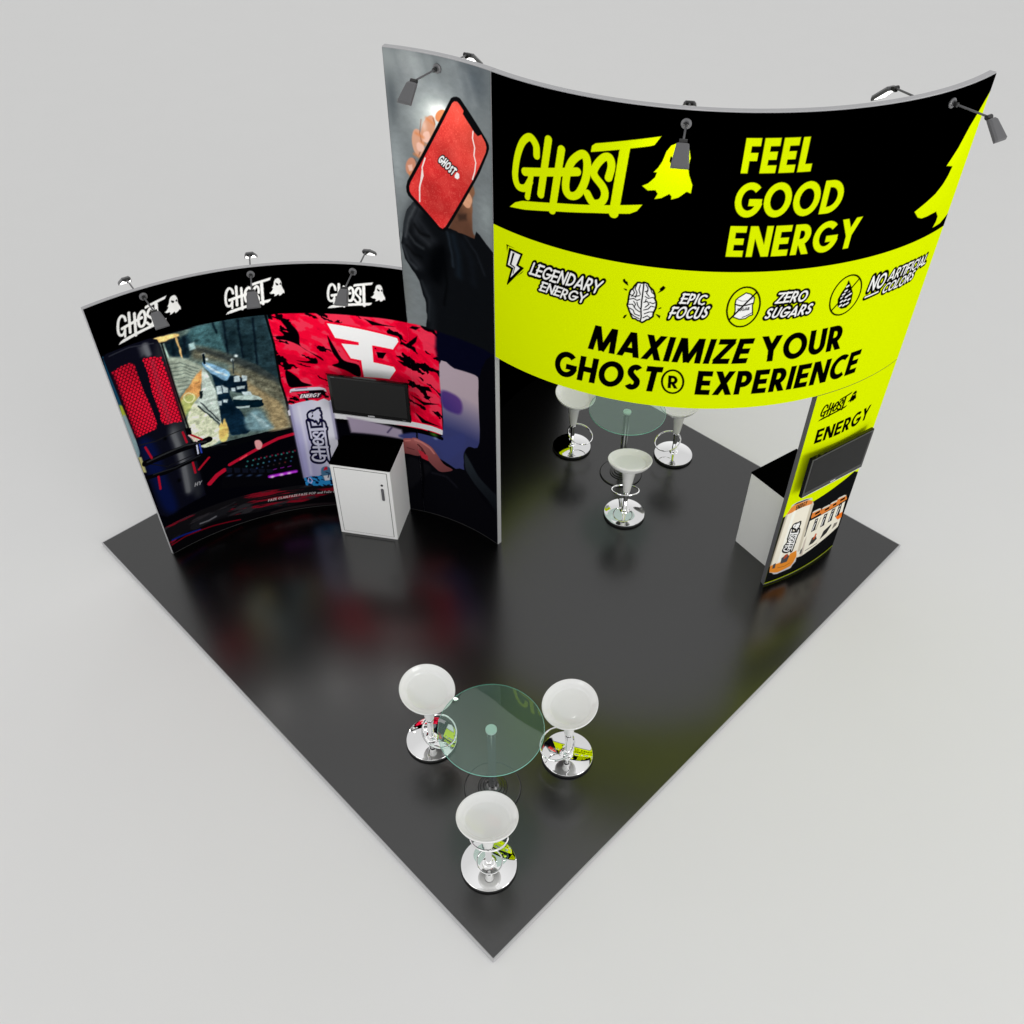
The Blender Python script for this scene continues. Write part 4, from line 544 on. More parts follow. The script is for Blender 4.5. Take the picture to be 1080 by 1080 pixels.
class Print:
    def __init__(s,s0,s1,z0,z1,g):
        s.g=g;n=int(round((s1-s0)/g))+1;m=int(round((z1-z0)/g))+1
        s.x=np.linspace(s0,s1,n).astype(np.float32);s.z=np.linspace(z0,z1,m).astype(np.float32)
        s.img=np.zeros((m,n,3),np.float32)
    def sub(s,P,pad):
        xs=[p[0] for p in P];zs=[p[1] for p in P]
        i0,i1=np.searchsorted(s.x,[min(xs)-pad,max(xs)+pad]);j0,j1=np.searchsorted(s.z,[min(zs)-pad,max(zs)+pad])
        if i1<=i0 or j1<=j0: return None
        X,Y=np.meshgrid(s.x[i0:i1],s.z[j0:j1]);return (slice(j0,j1),slice(i0,i1)),X,Y
    zc=None
    def mix(s,sl,cov,c):
        if s.zc is not None: cov=cov*np.clip((s.z[sl[0]]-s.zc)/.02+.5,0,1)[:,None]
        im=s.img[sl];cov=cov[...,None];s.img[sl]=im*(1-cov)+cov*c
    def cov(s,sd,soft=0):
        w=max(soft*2,s.g*.9);t=np.clip(.5-sd/w,0,1);return t*t*(3-2*t) if soft else t
    def paint(s,L,which):
        for d in L:
            if d.get('lowonly') and which=='tall': continue
            if d.get('tallonly') and which=='low': continue
            c=np.array(d.get('c',(0,0,0)),np.float32)/255;k=d['k'];P=d['p'];so=d.get('s',0);a=d.get('a',1)
            s.zc=2.449 if d.get('tallonly') else None
            if k=='R':
                r=s.sub(P,0)
                if r: s.img[r[0]]=c
            elif k=='P':
                r=s.sub(P,so*2+s.g)
                if not r: continue
                sl,X,Y=r;cv=s.cov(sd_poly(X,Y,smooth(list(P)+[P[0]],4)[:-1] if so>=.004 and len(P)>4 else P),so)*a;cc=c
                if 'g' in d:
                    c1,pa,pb=d['g'];ex,ey=pb[0]-pa[0],pb[1]-pa[1];t=np.clip(((X-pa[0])*ex+(Y-pa[1])*ey)/(ex*ex+ey*ey),0,1)[...,None]
                    cc=c*(1-t)+np.array(c1,np.float32)/255*t
                if 'n' in d:
                    sc,am=d['n'];f=1+am*2*(fbm(X/sc,Y/sc*1.3,7)-.5)+am*.6*(vnoise(X/.012,Y/.012,3)-.5);cc=cc*f[...,None]
                s.mix(sl,cv,cc)
            elif k=='L':
                w=d['w'];r=s.sub(P,w/2+so*2+s.g)
                if r: s.mix(r[0],s.cov(sd_line(r[1],r[2],P)-w/2,so)*a,c)
            elif k=='G':
                rx,ry=d['r'];p=P[0];r=s.sub([(p[0]-2*rx,p[1]-2*ry),(p[0]+2*rx,p[1]+2*ry)],0)
                if r:
                    q=((r[1]-p[0])/rx)**2+((r[2]-p[1])/ry)**2;s.mix(r[0],np.clip(np.exp(-q*1.4)*1.04-.04,0,1)*a,c)
            elif k=='W':
                r=s.sub(P,s.g*2)
                if r:
                    sl,X,Y=r;m=s.cov(sd_poly(X,Y,P),.006)[...,None];A,sc,gr=d['w'];im=s.img[sl];h,w_=X.shape
                    dx=(fbm(X/sc,Y/sc,101,3)-.5)*2*A/s.g;dy=(fbm(X/sc,Y/sc,111,3)-.5)*2*A/s.g
                    J,I=np.mgrid[0:h,0:w_];fi=np.clip(I+dx,0,w_-1.001);fj=np.clip(J+dy,0,h-1.001);i0=fi.astype(int);j0=fj.astype(int);u=(fi-i0)[...,None];v=(fj-j0)[...,None]
                    q=(im[j0,i0]*(1-u)+im[j0,i0+1]*u)*(1-v)+(im[j0+1,i0]*(1-u)+im[j0+1,i0+1]*u)*v
                    q=q*(1+gr*((fbm(X/.05,Y/.03,121,3)-.5)*2+(np.random.RandomState(4).rand(h,w_)-.5)*.5)[...,None])
                    if 'ct' in d: q=np.clip(.42+(q-.42)*d['ct'],0,1)
                    s.img[sl]=im*(1-m)+q*m
            elif k=='T': s.text(d,c)
            elif k=='O': s.logo(d,c)
            elif k=='X': s.tex(d)
    def text(s,d,c):
        O,XE,YE=[np.array(q) for q in d['p']];w=d['w'];br=d['st']=='brush';gap=.1 if br else .09
        if d['t']=='I': gap=0
        gl=[glyph(ch,w) for ch in d['t']];W=sum(g[0] for g in gl)+gap*(len(gl)-1)
        Xv=(XE-O)/W;Yv=YE-O;M=np.linalg.inv(np.array([[Xv[0],Yv[0]],[Xv[1],Yv[1]]]))
        un=math.sqrt(math.hypot(*Xv)*math.hypot(*Yv));rnd=random.Random(5)
        ow=d.get('ow') or 0
        for ps in ((1,0) if d.get('oc') else (0,)):
            x=0;rnd.seed(5)
            for adv,st in gl:
                dy=(rnd.random()-.5)*.08 if br else 0;tilt=(rnd.random()-.5)*.1 if br else 0
                C4=[O+Xv*(x+p)+Yv*q for p in(-.25,adv+.25) for q in(-.25,1.25)]
                r=s.sub(C4,0)
                if r and st:
                    sl,X,Y=r;lx=M[0,0]*(X-O[0])+M[0,1]*(Y-O[1])-x;ly=M[1,0]*(X-O[0])+M[1,1]*(Y-O[1])-dy;lx=lx-tilt*(ly-.5)
                    sd=1e9
                    for P in st:
                        if br: sd=np.minimum(sd,sd_line(lx,ly,[(px,min(max(py,.05),.95)) for px,py in P])-w/2)
                        else: sd=np.minimum(sd,sd_butt(lx,ly,P,w/2))
                    if not br: sd=np.maximum(sd,np.abs(ly-.5)-(.54 if (len(st)==1 and len(st[0])>3) or len(st[0])>20 else .5))
                    if ps: s.mix(sl,s.cov((sd-ow)*un),np.array(d['oc'],np.float32)/255)
                    else: s.mix(sl,s.cov(sd*un),c)
                x+=adv+gap
    def logo(s,d,c):
        A=np.array(LOGO['anchors']);B=np.array(d['p']);Am=np.c_[A,np.ones(3)];T=np.linalg.solve(Am,B).T     # 2x3 logo->panel
        M=T[:,:2];t=T[:,2];Mi=np.linalg.inv(M);un=math.sqrt(abs(np.linalg.det(M)))
        box=[M@np.array(q)+t for q in [(.1,3.8),(1.7,3.8),(1.7,4.8),(.1,4.8)]]
        r=s.sub(box,0)
        if not r: return
        sl,X,Y=r;lx=Mi[0,0]*(X-t[0])+Mi[0,1]*(Y-t[1]);ly=Mi[1,0]*(X-t[0])+Mi[1,1]*(Y-t[1])
        sd=np.full(X.shape,1e9,np.float32)
        for w,P,_ in LOGO['strokes']: sd=np.minimum(sd,sd_line(lx,ly,smooth(P))-w/2)
        for P in LOGO['polys']+[LOGO['ghost']]: sd=np.minimum(sd,sd_poly(lx,ly,P))
        if d.get('oc') is not None: s.mix(sl,s.cov((sd-d['ow'])*un),np.array(d['oc'],np.float32)/255)
        s.mix(sl,s.cov(sd*un),c)
        for P in LOGO['eyes']: s.mix(sl,s.cov(sd_poly(lx,ly,P)*un),np.array(d['e'],np.float32)/255)
    def tex(s,d):
        P=d['p'];r=s.sub(P,s.g*2)
        if not r: return
        sl,X,Y=r;m=s.cov(sd_poly(X,Y,P));ty=d['t'];C3=lambda *a:np.array(a,np.float32)/255
        a=-.55;U=X*math.cos(a)+Y*math.sin(a);V=-X*math.sin(a)+Y*math.cos(a)
        if ty=='camo':
            small=(max(p[0] for p in P)-min(p[0] for p in P))<.6;k=.35 if small else 1
            Uq=U+.02*k*(vnoise(X/(.02*k),Y/(.02*k),9)-.5);Vq=V+.02*k*(vnoise(X/(.02*k),Y/(.02*k),11)-.5)
            f=fbm(Uq/(.19*k),Vq/(.065*k),21,3);g=fbm(Uq/(.16*k)+7,Vq/(.07*k),33,3)
            im=np.zeros(X.shape+(3,),np.float32)+C3(228,6,48)
            lt=np.clip((g-.52)*14,0,1)[...,None];im=im*(1-lt*.6)+C3(216,74,92)*lt*.6
            dk=np.clip((.47-g)*9,0,1)[...,None]*.4;im=im*(1-dk)+C3(170,0,34)*dk
            bk=np.clip(((.335 if not small else .47)-f)*60,0,1)[...,None];im=im*(1-bk)+C3(4,0,4)*bk
        elif ty=='streak':
            f=fbm(U/.4,Y/.035+X*3,41,4);im=np.zeros(X.shape+(3,),np.float32)+C3(16,15,18);b=np.clip((f-.5)*14,0,1)[...,None]
            im=im*(1-b)+C3(118,14,30)*b;dk=np.clip((.4-fbm(U/.2,Y/.05,51,3))*10,0,1)[...,None];im=im*(1-dk)+C3(40,38,42)*dk
        elif ty=='bluecamo':
            f=fbm(U/.05,V/.025,61,3);b=np.clip((f-.5)*25,0,1)[...,None];im=C3(12,20,50)*(1-b)+C3(40,130,190)*b
        elif ty=='mesh':
            px=.036;rot=.0;row=np.round(Y/(px*.8));xo=X+(row%2)*px/2;cx=(xo/px-np.round(xo/px))*px;cy=Y-row*px*.8
            dd=np.sqrt(cx*cx+cy*cy);t=np.clip((.0165-dd)/.005,0,1)[...,None];im=C3(70,4,16)*(1-t)+C3(214,20,48)*t
            sh=(.75+.5*fbm(X/.25,Y/.6,71,2))[...,None];im=im*sh
            m=s.cov(sd_poly(X,Y,P)+.008*(dd/.018))
        elif ty=='scribble':
            im=s.img[sl].copy();f=fbm(X/.07,Y/.07,81,3);e=np.clip(1-np.abs((f*9)%1-.5)*9,0,1)[...,None];b=np.clip((f-.55)*8,0,1)[...,None]
            im=im*(1-.42*e)+C3(242,128,112)*.42*e;im=im*(1-.25*b)+C3(225,90,80)*.25*b
            h=vnoise(X/.16+3,Y/.16,91)[...,None];im=im*(.9+.2*h)
        s.mix(sl,m,np.clip(im,0,1))
def lin(c): return np.where(c<=.04045,c/12.92,((c+.055)/1.055)**2.4)
GAIN=1.17
# ------------------------------------------------------------------ materials
def mat(name,col,rough=.5,metal=0,spec=.5,**kw):
    m=bpy.data.materials.new(name);m.use_nodes=True;nt=m.node_tree;b=nt.nodes['Principled BSDF']
    b.inputs['Base Color'].default_value=(*col,1);b.inputs['Roughness'].default_value=rough;b.inputs['Metallic'].default_value=metal
    b.inputs['Specular IOR Level'].default_value=spec
    for k,v in kw.items():
        if k=='noise':
            sc,am=v;n=nt.nodes.new('ShaderNodeTexNoise');n.inputs['Scale'].default_value=sc;n.inputs['Detail'].default_value=6
            tc=nt.nodes.new('ShaderNodeTexCoord');nt.links.new(tc.outputs['Object'],n.inputs['Vector'])
            r=nt.nodes.new('ShaderNodeMapRange');r.inputs[3].default_value=max(rough-am,0.02);r.inputs[4].default_value=rough+am
            nt.links.new(n.outputs['Fac'],r.inputs[0]);nt.links.new(r.outputs[0],b.inputs['Roughness'])
        elif k=='grain':
            sc,am=v;n=nt.nodes.new('ShaderNodeTexNoise');n.inputs['Scale'].default_value=sc;n.inputs['Detail'].default_value=3
            tc=nt.nodes.new('ShaderNodeTexCoord');nt.links.new(tc.outputs['Object'],n.inputs['Vector'])
            r=nt.nodes.new('ShaderNodeMix');r.data_type='RGBA';r.inputs[6].default_value=(*[c*(1-am) for c in col],1);r.inputs[7].default_value=(*[min(1,c*(1+am)) for c in col],1)
            nt.links.new(n.outputs['Fac'],r.inputs[0]);nt.links.new(r.outputs[2],b.inputs['Base Color'])
        else: b.inputs[k].default_value=v
    return m
M={}
M['print']=mat('printed_fabric',(1,1,1),.75,0,.0)
nt=M['print'].node_tree;at=nt.nodes.new('ShaderNodeAttribute');at.attribute_name='print';nt.links.new(at.outputs['Color'],nt.nodes['Principled BSDF'].inputs['Base Color'])
M['alu']=mat('frame_aluminium',(.42,.42,.43),.45,0,.4,noise=(30,.1))
M['alu_dark']=mat('frame_edge_grey',(.12,.12,.13),.5,0,.3,noise=(30,.1))
M['white']=mat('white_laminate',(.84,.84,.83),.35,0,.4,grain=(40,.02))
M['abs']=mat('white_plastic',(.83,.83,.82),.13,0,.5,grain=(60,.01))
M['abs'].node_tree.nodes['Principled BSDF'].inputs['Coat Weight'].default_value=.4
M['black_top']=mat('black_laminate',(.0006,.0006,.0006),.7,0,.0)
M['gap']=mat('dark_gap',(.02,.02,.02),.6)
M['chrome']=mat('chrome',(.93,.93,.93),.03,1)
M['chrome_pole']=mat('pole_chrome',(.42,.43,.43),.14,.9)
M['blackgloss']=mat('black_gloss',(.004,.004,.004),.12,0,.5)
M['base']=mat('dark_base',(.108,.108,.108),.22,1)
M['screen']=mat('lcd_screen',(.019,.019,.019),.4,0,.05,noise=(12,.03))
M['lampgrey']=mat('lamp_grey',(.115,.115,.12),.4,0,.4,noise=(30,.1))
M['lampdark']=mat('lamp_dark',(.035,.035,.035),.35,.4)
M['rubber']=mat('black_rubber',(.01,.01,.01),.6)
M['floor']=mat('booth_floor',(.101,.101,.101),.235,1,.5,noise=(2.2,.006))
M['edge']=mat('floor_edge',(.46,.46,.47),.4)
M['ground']=mat('studio_ground',(.765,.765,.758),.9,0,.0,grain=(1.3,.008))
g=bpy.data.materials.new('green_glass');g.use_nodes=True;nt=g.node_tree;nt.nodes.clear();N=nt.nodes.new
out=N('ShaderNodeOutputMaterial');fr=N('ShaderNodeFresnel');ge=N('ShaderNodeNewGeometry');mr=N('ShaderNodeMapRange');mr.inputs[3].default_value=1.52;mr.inputs[4].default_value=1/1.52;nt.links.new(ge.outputs['Backfacing'],mr.inputs[0]);nt.links.new(mr.outputs[0],fr.inputs[0]);tr=N('ShaderNodeBsdfTransparent');tr.inputs[0].default_value=(.86,.95,.91,1)
gl=N('ShaderNodeBsdfGlossy');gl.inputs['Color'].default_value=(.95,1,.97,1);gl.inputs['Roughness'].default_value=.0;df=N('ShaderNodeBsdfDiffuse');df.inputs[0].default_value=(.30,.60,.48,1)
m1=N('ShaderNodeMixShader');m1.inputs[0].default_value=.055;m2=N('ShaderNodeMixShader')
L_=nt.links.new;L_(tr.outputs[0],m1.inputs[1]);L_(df.outputs[0],m1.inputs[2]);L_(fr.outputs[0],m2.inputs[0]);L_(m1.outputs[0],m2.inputs[1]);L_(gl.outputs[0],m2.inputs[2]);L_(m2.outputs[0],out.inputs[0])
M['glass']=g
g=mat('glass_edge',(.18,.50,.40),.15,0,.5,IOR=1.5);M['glassedge']=g
e=mat('lamp_lens',(1,1,1),.4);b=e.node_tree.nodes['Principled BSDF'];b.inputs['Emission Color'].default_value=(1,.98,.95,1);b.inputs['Emission Strength'].default_value=4.;M['lens']=e
M['cap']=mat('cap_reflection_tint',(.80,.88,.86),.3,0,.5)  # the chrome cap's sky reflection is put into a pale base colour
M['badge']=mat('badge_silver',(.75,.75,.77),.25,.6)
# ------------------------------------------------------------------ objects
def empty(name,loc=(0,0,0),rz=0):
    o=bpy.data.objects.new(name,None);o.empty_display_size=.1;COL.objects.link(o);o.location=loc;o.rotation_euler=(0,0,rz);return o
def tag(o,label=None,cat=None,group=None,kind=None):
    if label:o['label']=label
    if cat:o['category']=cat
    if group:o['group']=group
    if kind:o['kind']=kind
    return o
def link(name,me,m,parent=None,smooth=False,angle=None):
    ms=m if isinstance(m,(list,tuple)) else [m]
    for x in ms: me.materials.append(x)
    if smooth:
        me.polygons.foreach_set('use_smooth',[True]*len(me.polygons))
    o=bpy.data.objects.new(name,me);COL.objects.link(o)
    if parent: o.parent=parent
    if smooth and angle:
        me.set_sharp_from_angle(angle=angle)
    return o
def from_bm(name,bm,m,parent=None,smooth=False,angle=.6):
    bmesh.ops.recalc_face_normals(bm,faces=bm.faces)
    me=bpy.data.meshes.new(name);bm.to_mesh(me);bm.free();return link(name,me,m,parent,smooth,angle)
def bm_box(bm,x0,x1,y0,y1,z0,z1,bev=0):
    r=bmesh.ops.create_cube(bm,size=1,matrix=Matrix.Translation(((x0+x1)/2,(y0+y1)/2,(z0+z1)/2))@Matrix.Diagonal((x1-x0,y1-y0,z1-z0,1)))
    if bev: bmesh.ops.bevel(bm,geom=list({e for v in r['verts'] for e in v.link_edges}),offset=bev,segments=2,affect='EDGES')
def box(name,x0,x1,y0,y1,z0,z1,m,parent=None,bev=0):
    bm=bmesh.new();bm_box(bm,x0,x1,y0,y1,z0,z1,bev);return from_bm(name,bm,m,parent,bool(bev),.5)
def lathe(prof,n=64,bm=None,mtx=None):
    bm=bm or bmesh.new();rings=[]
    for r,z in prof:
        if r<1e-6: rings.append([bm.verts.new((0,0,z))])
        else: rings.append([bm.verts.new((r*math.cos(2*PI*i/n),r*math.sin(2*PI*i/n),z)) for i in range(n)])
    for a,b in zip(rings,rings[1:]):
        for i in range(n):
            j=(i+1)%n
            if len(a)==1 and len(b)==1: continue
            if len(a)==1: bm.faces.new((a[0],b[i],b[j]))
            elif len(b)==1: bm.faces.new((a[i],a[j],b[0]))
            else: bm.faces.new((a[i],a[j],b[j],b[i]))
    if mtx: bmesh.ops.transform(bm,matrix=mtx,verts=[v for r in rings for v in r])
    return bm
def tube(bm,pts,r,n=12,closed=False):
    N=len(pts);P=[Vector(p) for p in pts];rings=[];prev=None
    for i,p in enumerate(P):
        if closed: t=(P[(i+1)%N]-P[i-1])
        else: t=P[min(i+1,N-1)]-P[max(i-1,0)]
        t.normalize()
        u=Vector((0,0,1)) if abs(t.z)<.9 else Vector((1,0,0))
        if prev is not None: u=prev
        u=(u-t*u.dot(t)).normalized();prev=u;w=t.cross(u)
        rings.append([bm.verts.new(p+(u*math.cos(2*PI*k/n)+w*math.sin(2*PI*k/n))*r) for k in range(n)])
    for i in range(N if closed else N-1):
        a,b=rings[i],rings[(i+1)%N]
        for k in range(n): bm.faces.new((a[k],a[(k+1)%n],b[(k+1)%n],b[k]))
    if not closed:
        bm.faces.new(rings[0][::-1]);bm.faces.new(rings[-1])
    return bm
def copy_tree(o,parent=None):
    c=o.copy();COL.objects.link(c);c.parent=parent
    for ch in [x for x in bpy.data.objects if x.parent==o and x.name!=c.name]: copy_tree(ch,c)
    return c
# ------------------------------------------------------------------ curved walls
class Arc:
    def __init__(s,a,b,c,s0=0):
        A=np.array([[2*(b[0]-a[0]),2*(b[1]-a[1])],[2*(c[0]-a[0]),2*(c[1]-a[1])]]);r=np.array([b[0]**2+b[1]**2-a[0]**2-a[1]**2,c[0]**2+c[1]**2-a[0]**2-a[1]**2])
        s.o=np.linalg.solve(A,r);s.R=math.hypot(a[0]-s.o[0],a[1]-s.o[1])
        s.a0=math.atan2(a[1]-s.o[1],a[0]-s.o[0]);a1=math.atan2(c[1]-s.o[1],c[0]-s.o[0])
        s.d=(a1-s.a0+PI)%(2*PI)-PI;s.L=abs(s.d)*s.R;s.s0=s0
    def ang(s,t): return s.a0+s.d*(t-s.s0)/s.L
    def at(s,t,off=0):
        a=s.ang(t);return s.o[0]+math.cos(a)*(s.R+off),s.o[1]+math.sin(a)*(s.R+off)
LOW=Arc((-3.505,-.165),(-1.84,.605),(-.86,.50))
TOW=Arc((-.86,.50),(-.45,.315),(-.028,-.01),s0=LOW.L)
BAN=Arc((-.028,-.01),(1.77,-.765),(3.575,-.03))
REAR=Arc((-.02,.06),(-.22,1.85),(.86,3.33))
TH=.05
def curved_body(name,A,t0,t1,z0,z1,fr,m,parent,n=64,th=TH):
    """solid curved frame; fr=+1 when the front face is the outer side of the arc"""
    bm=bmesh.new();cols=[]
    for i in range(n+1):
        t=t0+(t1-t0)*i/n;f=A.at(t,0);b=A.at(t,-fr*th)
        cols.append([bm.verts.new((f[0],f[1],z0)),bm.verts.new((f[0],f[1],z1)),bm.verts.new((b[0],b[1],z1)),bm.verts.new((b[0],b[1],z0))])
    for a,b in zip(cols,cols[1:]):
        for k in range(4): bm.faces.new((a[k],b[k],b[(k+1)%4],a[(k+1)%4]))
    bm.faces.new(cols[0]);bm.faces.new(cols[-1][::-1])
    return from_bm(name,bm,m,parent,True,.5)
def rail(name,A,t0,t1,z,fr,m,parent,h=.012,out=.004,th=TH,n=64):
    bm=bmesh.new();cols=[]
    for i in range(n+1):
        t=t0+(t1-t0)*i/n;f=A.at(t,fr*out);b=A.at(t,-fr*(th+out))
        cols.append([bm.verts.new((f[0],f[1],z)),bm.verts.new((f[0],f[1],z+h)),bm.verts.new((b[0],b[1],z+h)),bm.verts.new((b[0],b[1],z))])
    for a,b in zip(cols,cols[1:]):
        for k in range(4): bm.faces.new((a[k],b[k],b[(k+1)%4],a[(k+1)%4]))
    bm.faces.new(cols[0]);bm.faces.new(cols[-1][::-1])
    return from_bm(name,bm,m,parent,True,.5)
def sheet(name,A,pr,off,parent,m=None):
    n,k=len(pr.x),len(pr.z)
    a=np.array([A.ang(float(t)) for t in pr.x]);X=A.o[0]+np.cos(a)*(A.R+off);Y=A.o[1]+np.sin(a)*(A.R+off)
    co=np.zeros((k,n,3),np.float32);co[...,0]=X[None];co[...,1]=Y[None];co[...,2]=pr.z[:,None]
    idx=np.arange(k*n).reshape(k,n);f=np.stack([idx[:-1,:-1],idx[:-1,1:],idx[1:,1:],idx[1:,:-1]],-1).reshape(-1,4)
    me=bpy.data.meshes.new(name);me.vertices.add(k*n);me.vertices.foreach_set('co',co.ravel())
    me.loops.add(f.size);me.loops.foreach_set('vertex_index',f.ravel().astype(np.int32))
    me.polygons.add(len(f));me.polygons.foreach_set('loop_start',np.arange(0,f.size,4,dtype=np.int32));me.update(calc_edges=True)
    at=me.color_attributes.new('print','FLOAT_COLOR','POINT')
    rgba=np.ones((k*n,4),np.float32);rgba[:,:3]=np.clip(lin(pr.img.reshape(-1,3))*GAIN,0,.9);at.data.foreach_set('color',rgba.ravel())
    return link(name,me,M['print'],parent,True)
def printed(name,A,s0,s1,z0,z1,g,art,which,off,parent):
    pr=Print(s0,s1,z0,z1,g);pr.paint(art,which);return sheet(name,A,pr,off,parent)
H1,H2,H3=3.02,4.895,2.44
# low wall
t=tag(empty('display_wall',(*LOW.at(LOW.L/2),0)),'low curved black display wall with gaming desk print and three white logos across its header','display wall')
def adopt(t):   # keep world placement of children built in world space
    bpy.context.view_layer.update()
    for c in bpy.data.objects:
        if c.parent==t: c.matrix_parent_inverse=t.matrix_world.inverted()
curved_body('frame',LOW,0,LOW.L-.001,0,H1,-1,M['alu'],t,th=.032)
printed('graphic_panel',LOW,.003,LOW.L-.0005,.003,H1-.008,.005,ART['L'],'low',-.003,t)
back=[dict(k='R',c=(12,12,14),p=[(-9,-9),(9,9)])]
rail('base_trim',LOW,.01,LOW.L-.01,.0,-1,M['gap'],t,h=.006,th=.032)
printed('back_panel',LOW,.004,LOW.L-.02,.012,H1-.008,.05,back,'x',.032+.003,t);adopt(t)
# tall wall
t=tag(empty('tower_wall',(*TOW.at(TOW.s0+TOW.L/2),0)),'tall narrow curved wall printed with a person in black holding out a red phone','display wall')
e0,e1=TOW.s0,TOW.s0+TOW.L
curved_body('frame',TOW,e0,e1,0,H2,-1,M['alu'],t,n=32)
printed('graphic_panel',TOW,e0+.0003,e1-.004,.003,H2-.008,.0045,ART['L'],'tall',-.003,t)
rail('base_trim',TOW,e0+.01,e1-.006,.0,-1,M['gap'],t,h=.006,n=32)
printed('back_panel',TOW,e0+.004,e1-.02,.012,H2-.008,.05,back,'x',TH+.003,t);adopt(t)
# banner wall
t=tag(empty('banner_wall',(*BAN.at(3.5),0)),'long curved overhead banner in black and lime standing on one narrow printed leg at right','display wall')
LEG0=2.985
curved_body('banner_frame',BAN,.003,BAN.L,H3,H2,1,M['alu'],t,n=96)
curved_body('leg_frame',BAN,LEG0,BAN.L,0,H3-.003,1,M['alu_dark'],t,n=32)
printed('banner_graphic',BAN,.006,BAN.L-.003,H3+.002,H2-.008,.004,ART['B'],'x',.003,t)
printed('leg_graphic',BAN,LEG0+.003,BAN.L-.003,.012,H3-.004,.004,ART['B'],'x',.003,t)
bb=[dict(k='R',c=(0,0,0),p=[(-9,-9),(9,9)]),dict(k='R',c=(200,219,0),p=[(-9,1.0),(9,3.72)])]
printed('banner_back',BAN,.006,BAN.L-.003,H3+.002,H2-.008,.03,bb,'x',-TH-.003,t)
printed('leg_back',BAN,LEG0+.003,BAN.L-.003,.012,H3-.006,.03,bb,'x',-TH-.003,t);adopt(t)
# rear wall (seen under the banner, and in the floor)
t=tag(empty('rear_wall',(*REAR.at(REAR.L/2),0)),'dark curved rear wall behind the banner, left of the far stools','display wall')
curved_body('frame',REAR,0,REAR.L,0,H3,-1,M['alu_dark'],t)
rb=[dict(k='R',c=(0,0,0),p=[(-9,-9),(9,9)]),dict(k='P',c=(200,219,0),p=[(-1,1.75),(1.5,1.8),(REAR.L,2.05),(9,2.2),(9,9),(-1,9)])]
printed('graphic_panel',REAR,.01,REAR.L-.004,.002,H3-.008,.02,rb,'x',-.003,t);adopt(t)
# ------------------------------------------------------------------ setting
D=4.31
bm=bmesh.new();q=[(0,-D),(D,0),(0,D),(-D,0)]
f=bm.faces.new([bm.verts.new((x,y,0)) for x,y in q]);o=from_bm('floor',bm,M['floor']);tag(o,kind='structure')
if o.data.polygons[0].normal.z<0: o.data.flip_normals()
bm=bmesh.new();D2=D+.016;vs=[[bm.verts.new((x*D2/D,y*D2/D,z)) for x,y in q] for z in(-.042,-.0015)]
for i in range(4): bm.faces.new((vs[0][i],vs[0][(i+1)%4],vs[1][(i+1)%4],vs[1][i]))
bm.faces.new(vs[1]);bm.faces.new(vs[0][::-1])
tag(from_bm('floor_edging',bm,M['edge']),kind='structure')
bm=bmesh.new();n=64;S=150
bm.faces.new([bm.verts.new((S*math.cos(2*PI*i/n),S*math.sin(2*PI*i/n),-.045)) for i in range(n)])
o=from_bm('ground',bm,M['ground']);tag(o,kind='structure')
if o.data.polygons[0].normal.z<0: o.data.flip_normals()
# ------------------------------------------------------------------ spot lamps
LAMP_W=.55
def make_lamp():
    r=empty('arm_lamp')
    bm=lathe([(0,0),(.036,0),(.036,.008),(.022,.014),(.022,.02),(0,.02)],24,mtx=Matrix.Rotation(PI/2,4,'Y'));from_bm('mount',bm,M['lampgrey'],r,True)
    bm=lathe([(0,0),(.017,0),(.017,.03),(0,.03)],16,mtx=Matrix.Translation((.018,0,0))@Matrix.Rotation(PI/2,4,'Y'));from_bm('knuckle',bm,M['lampdark'],r,True)
    bm=bmesh.new();tube(bm,[(.045,0,0),(.29,0,0)],.0075);from_bm('arm',bm,M['lampgrey'],r,True)
    bm=lathe([(0,-.026),(.016,-.026),(.016,.026),(0,.026)],16,mtx=Matrix.Translation((.30,0,0))@Matrix.Rotation(PI/2,4,'X'));bm_box(bm,.285,.325,-.012,.012,-.022,.004);from_bm('joint',bm,M['lampdark'],r,True)
    # head: tapered box that swivels at the joint; local +x runs outward, the lens faces down
    bm=bmesh.new();pr=[(.012,.040,.022),(.03,.043,.034),(.165,.060,.034),(.175,.060,.018)];rows=[]
    for l,w,h in pr: rows.append([bm.verts.new(q) for q in [(l,-w,0),(l,-w,h*.6),(l,-w+.012,h),(l,w-.012,h),(l,w,h*.6),(l,w,0)]])
    for a,b in zip(rows,rows[1:]):
        for k in range(6): bm.faces.new((a[k],a[(k+1)%6],b[(k+1)%6],b[k]))
    bm.faces.new(rows[0]);bm.faces.new(rows[-1]);h=from_bm('lamp_head',bm,M['lampgrey'],r);h.location=(.305,0,-.004)
    bm=bmesh.new();bm.faces.new([bm.verts.new((l,y,-.0015)) for l,y in[(.035,-.036),(.035,.036),(.155,.050),(.155,-.050)]]);from_bm('lens',bm,M['lens'],h)
    return r
lamp=make_lamp()
def lamp_at(A,s,z,side,fr,label,group,first=False,power=LAMP_W):
    """side=+1 on the front face, -1 on the back"""
    o=lamp if first else copy_tree(lamp)
    off=fr*.004 if side>0 else -fr*(TH+.004);x,y=A.at(s,off);a=A.ang(s)+(0 if fr*side>0 else PI)
    o.location=(x,y,z);o.rotation_euler=(0,0,a);tag(o,label,'lamp',group)
    hd=[c for c in bpy.data.objects if c.parent==o and c.name.startswith('lamp_head')][0];hd.rotation_euler=(0,math.radians((24 if side>0 else 37) if A is LOW else 43),0)
    L=bpy.data.lights.new('lamp_light','AREA');L.shape='RECTANGLE';L.size=.09;L.size_y=.07;L.energy=power;L.color=(1,.98,.94)
    lo=bpy.data.objects.new('lamp_light',L);COL.objects.link(lo);lo.parent=hd;lo.location=(.095,0,-.006)
    return o
G='arm lamps clamped along the tops of the walls'
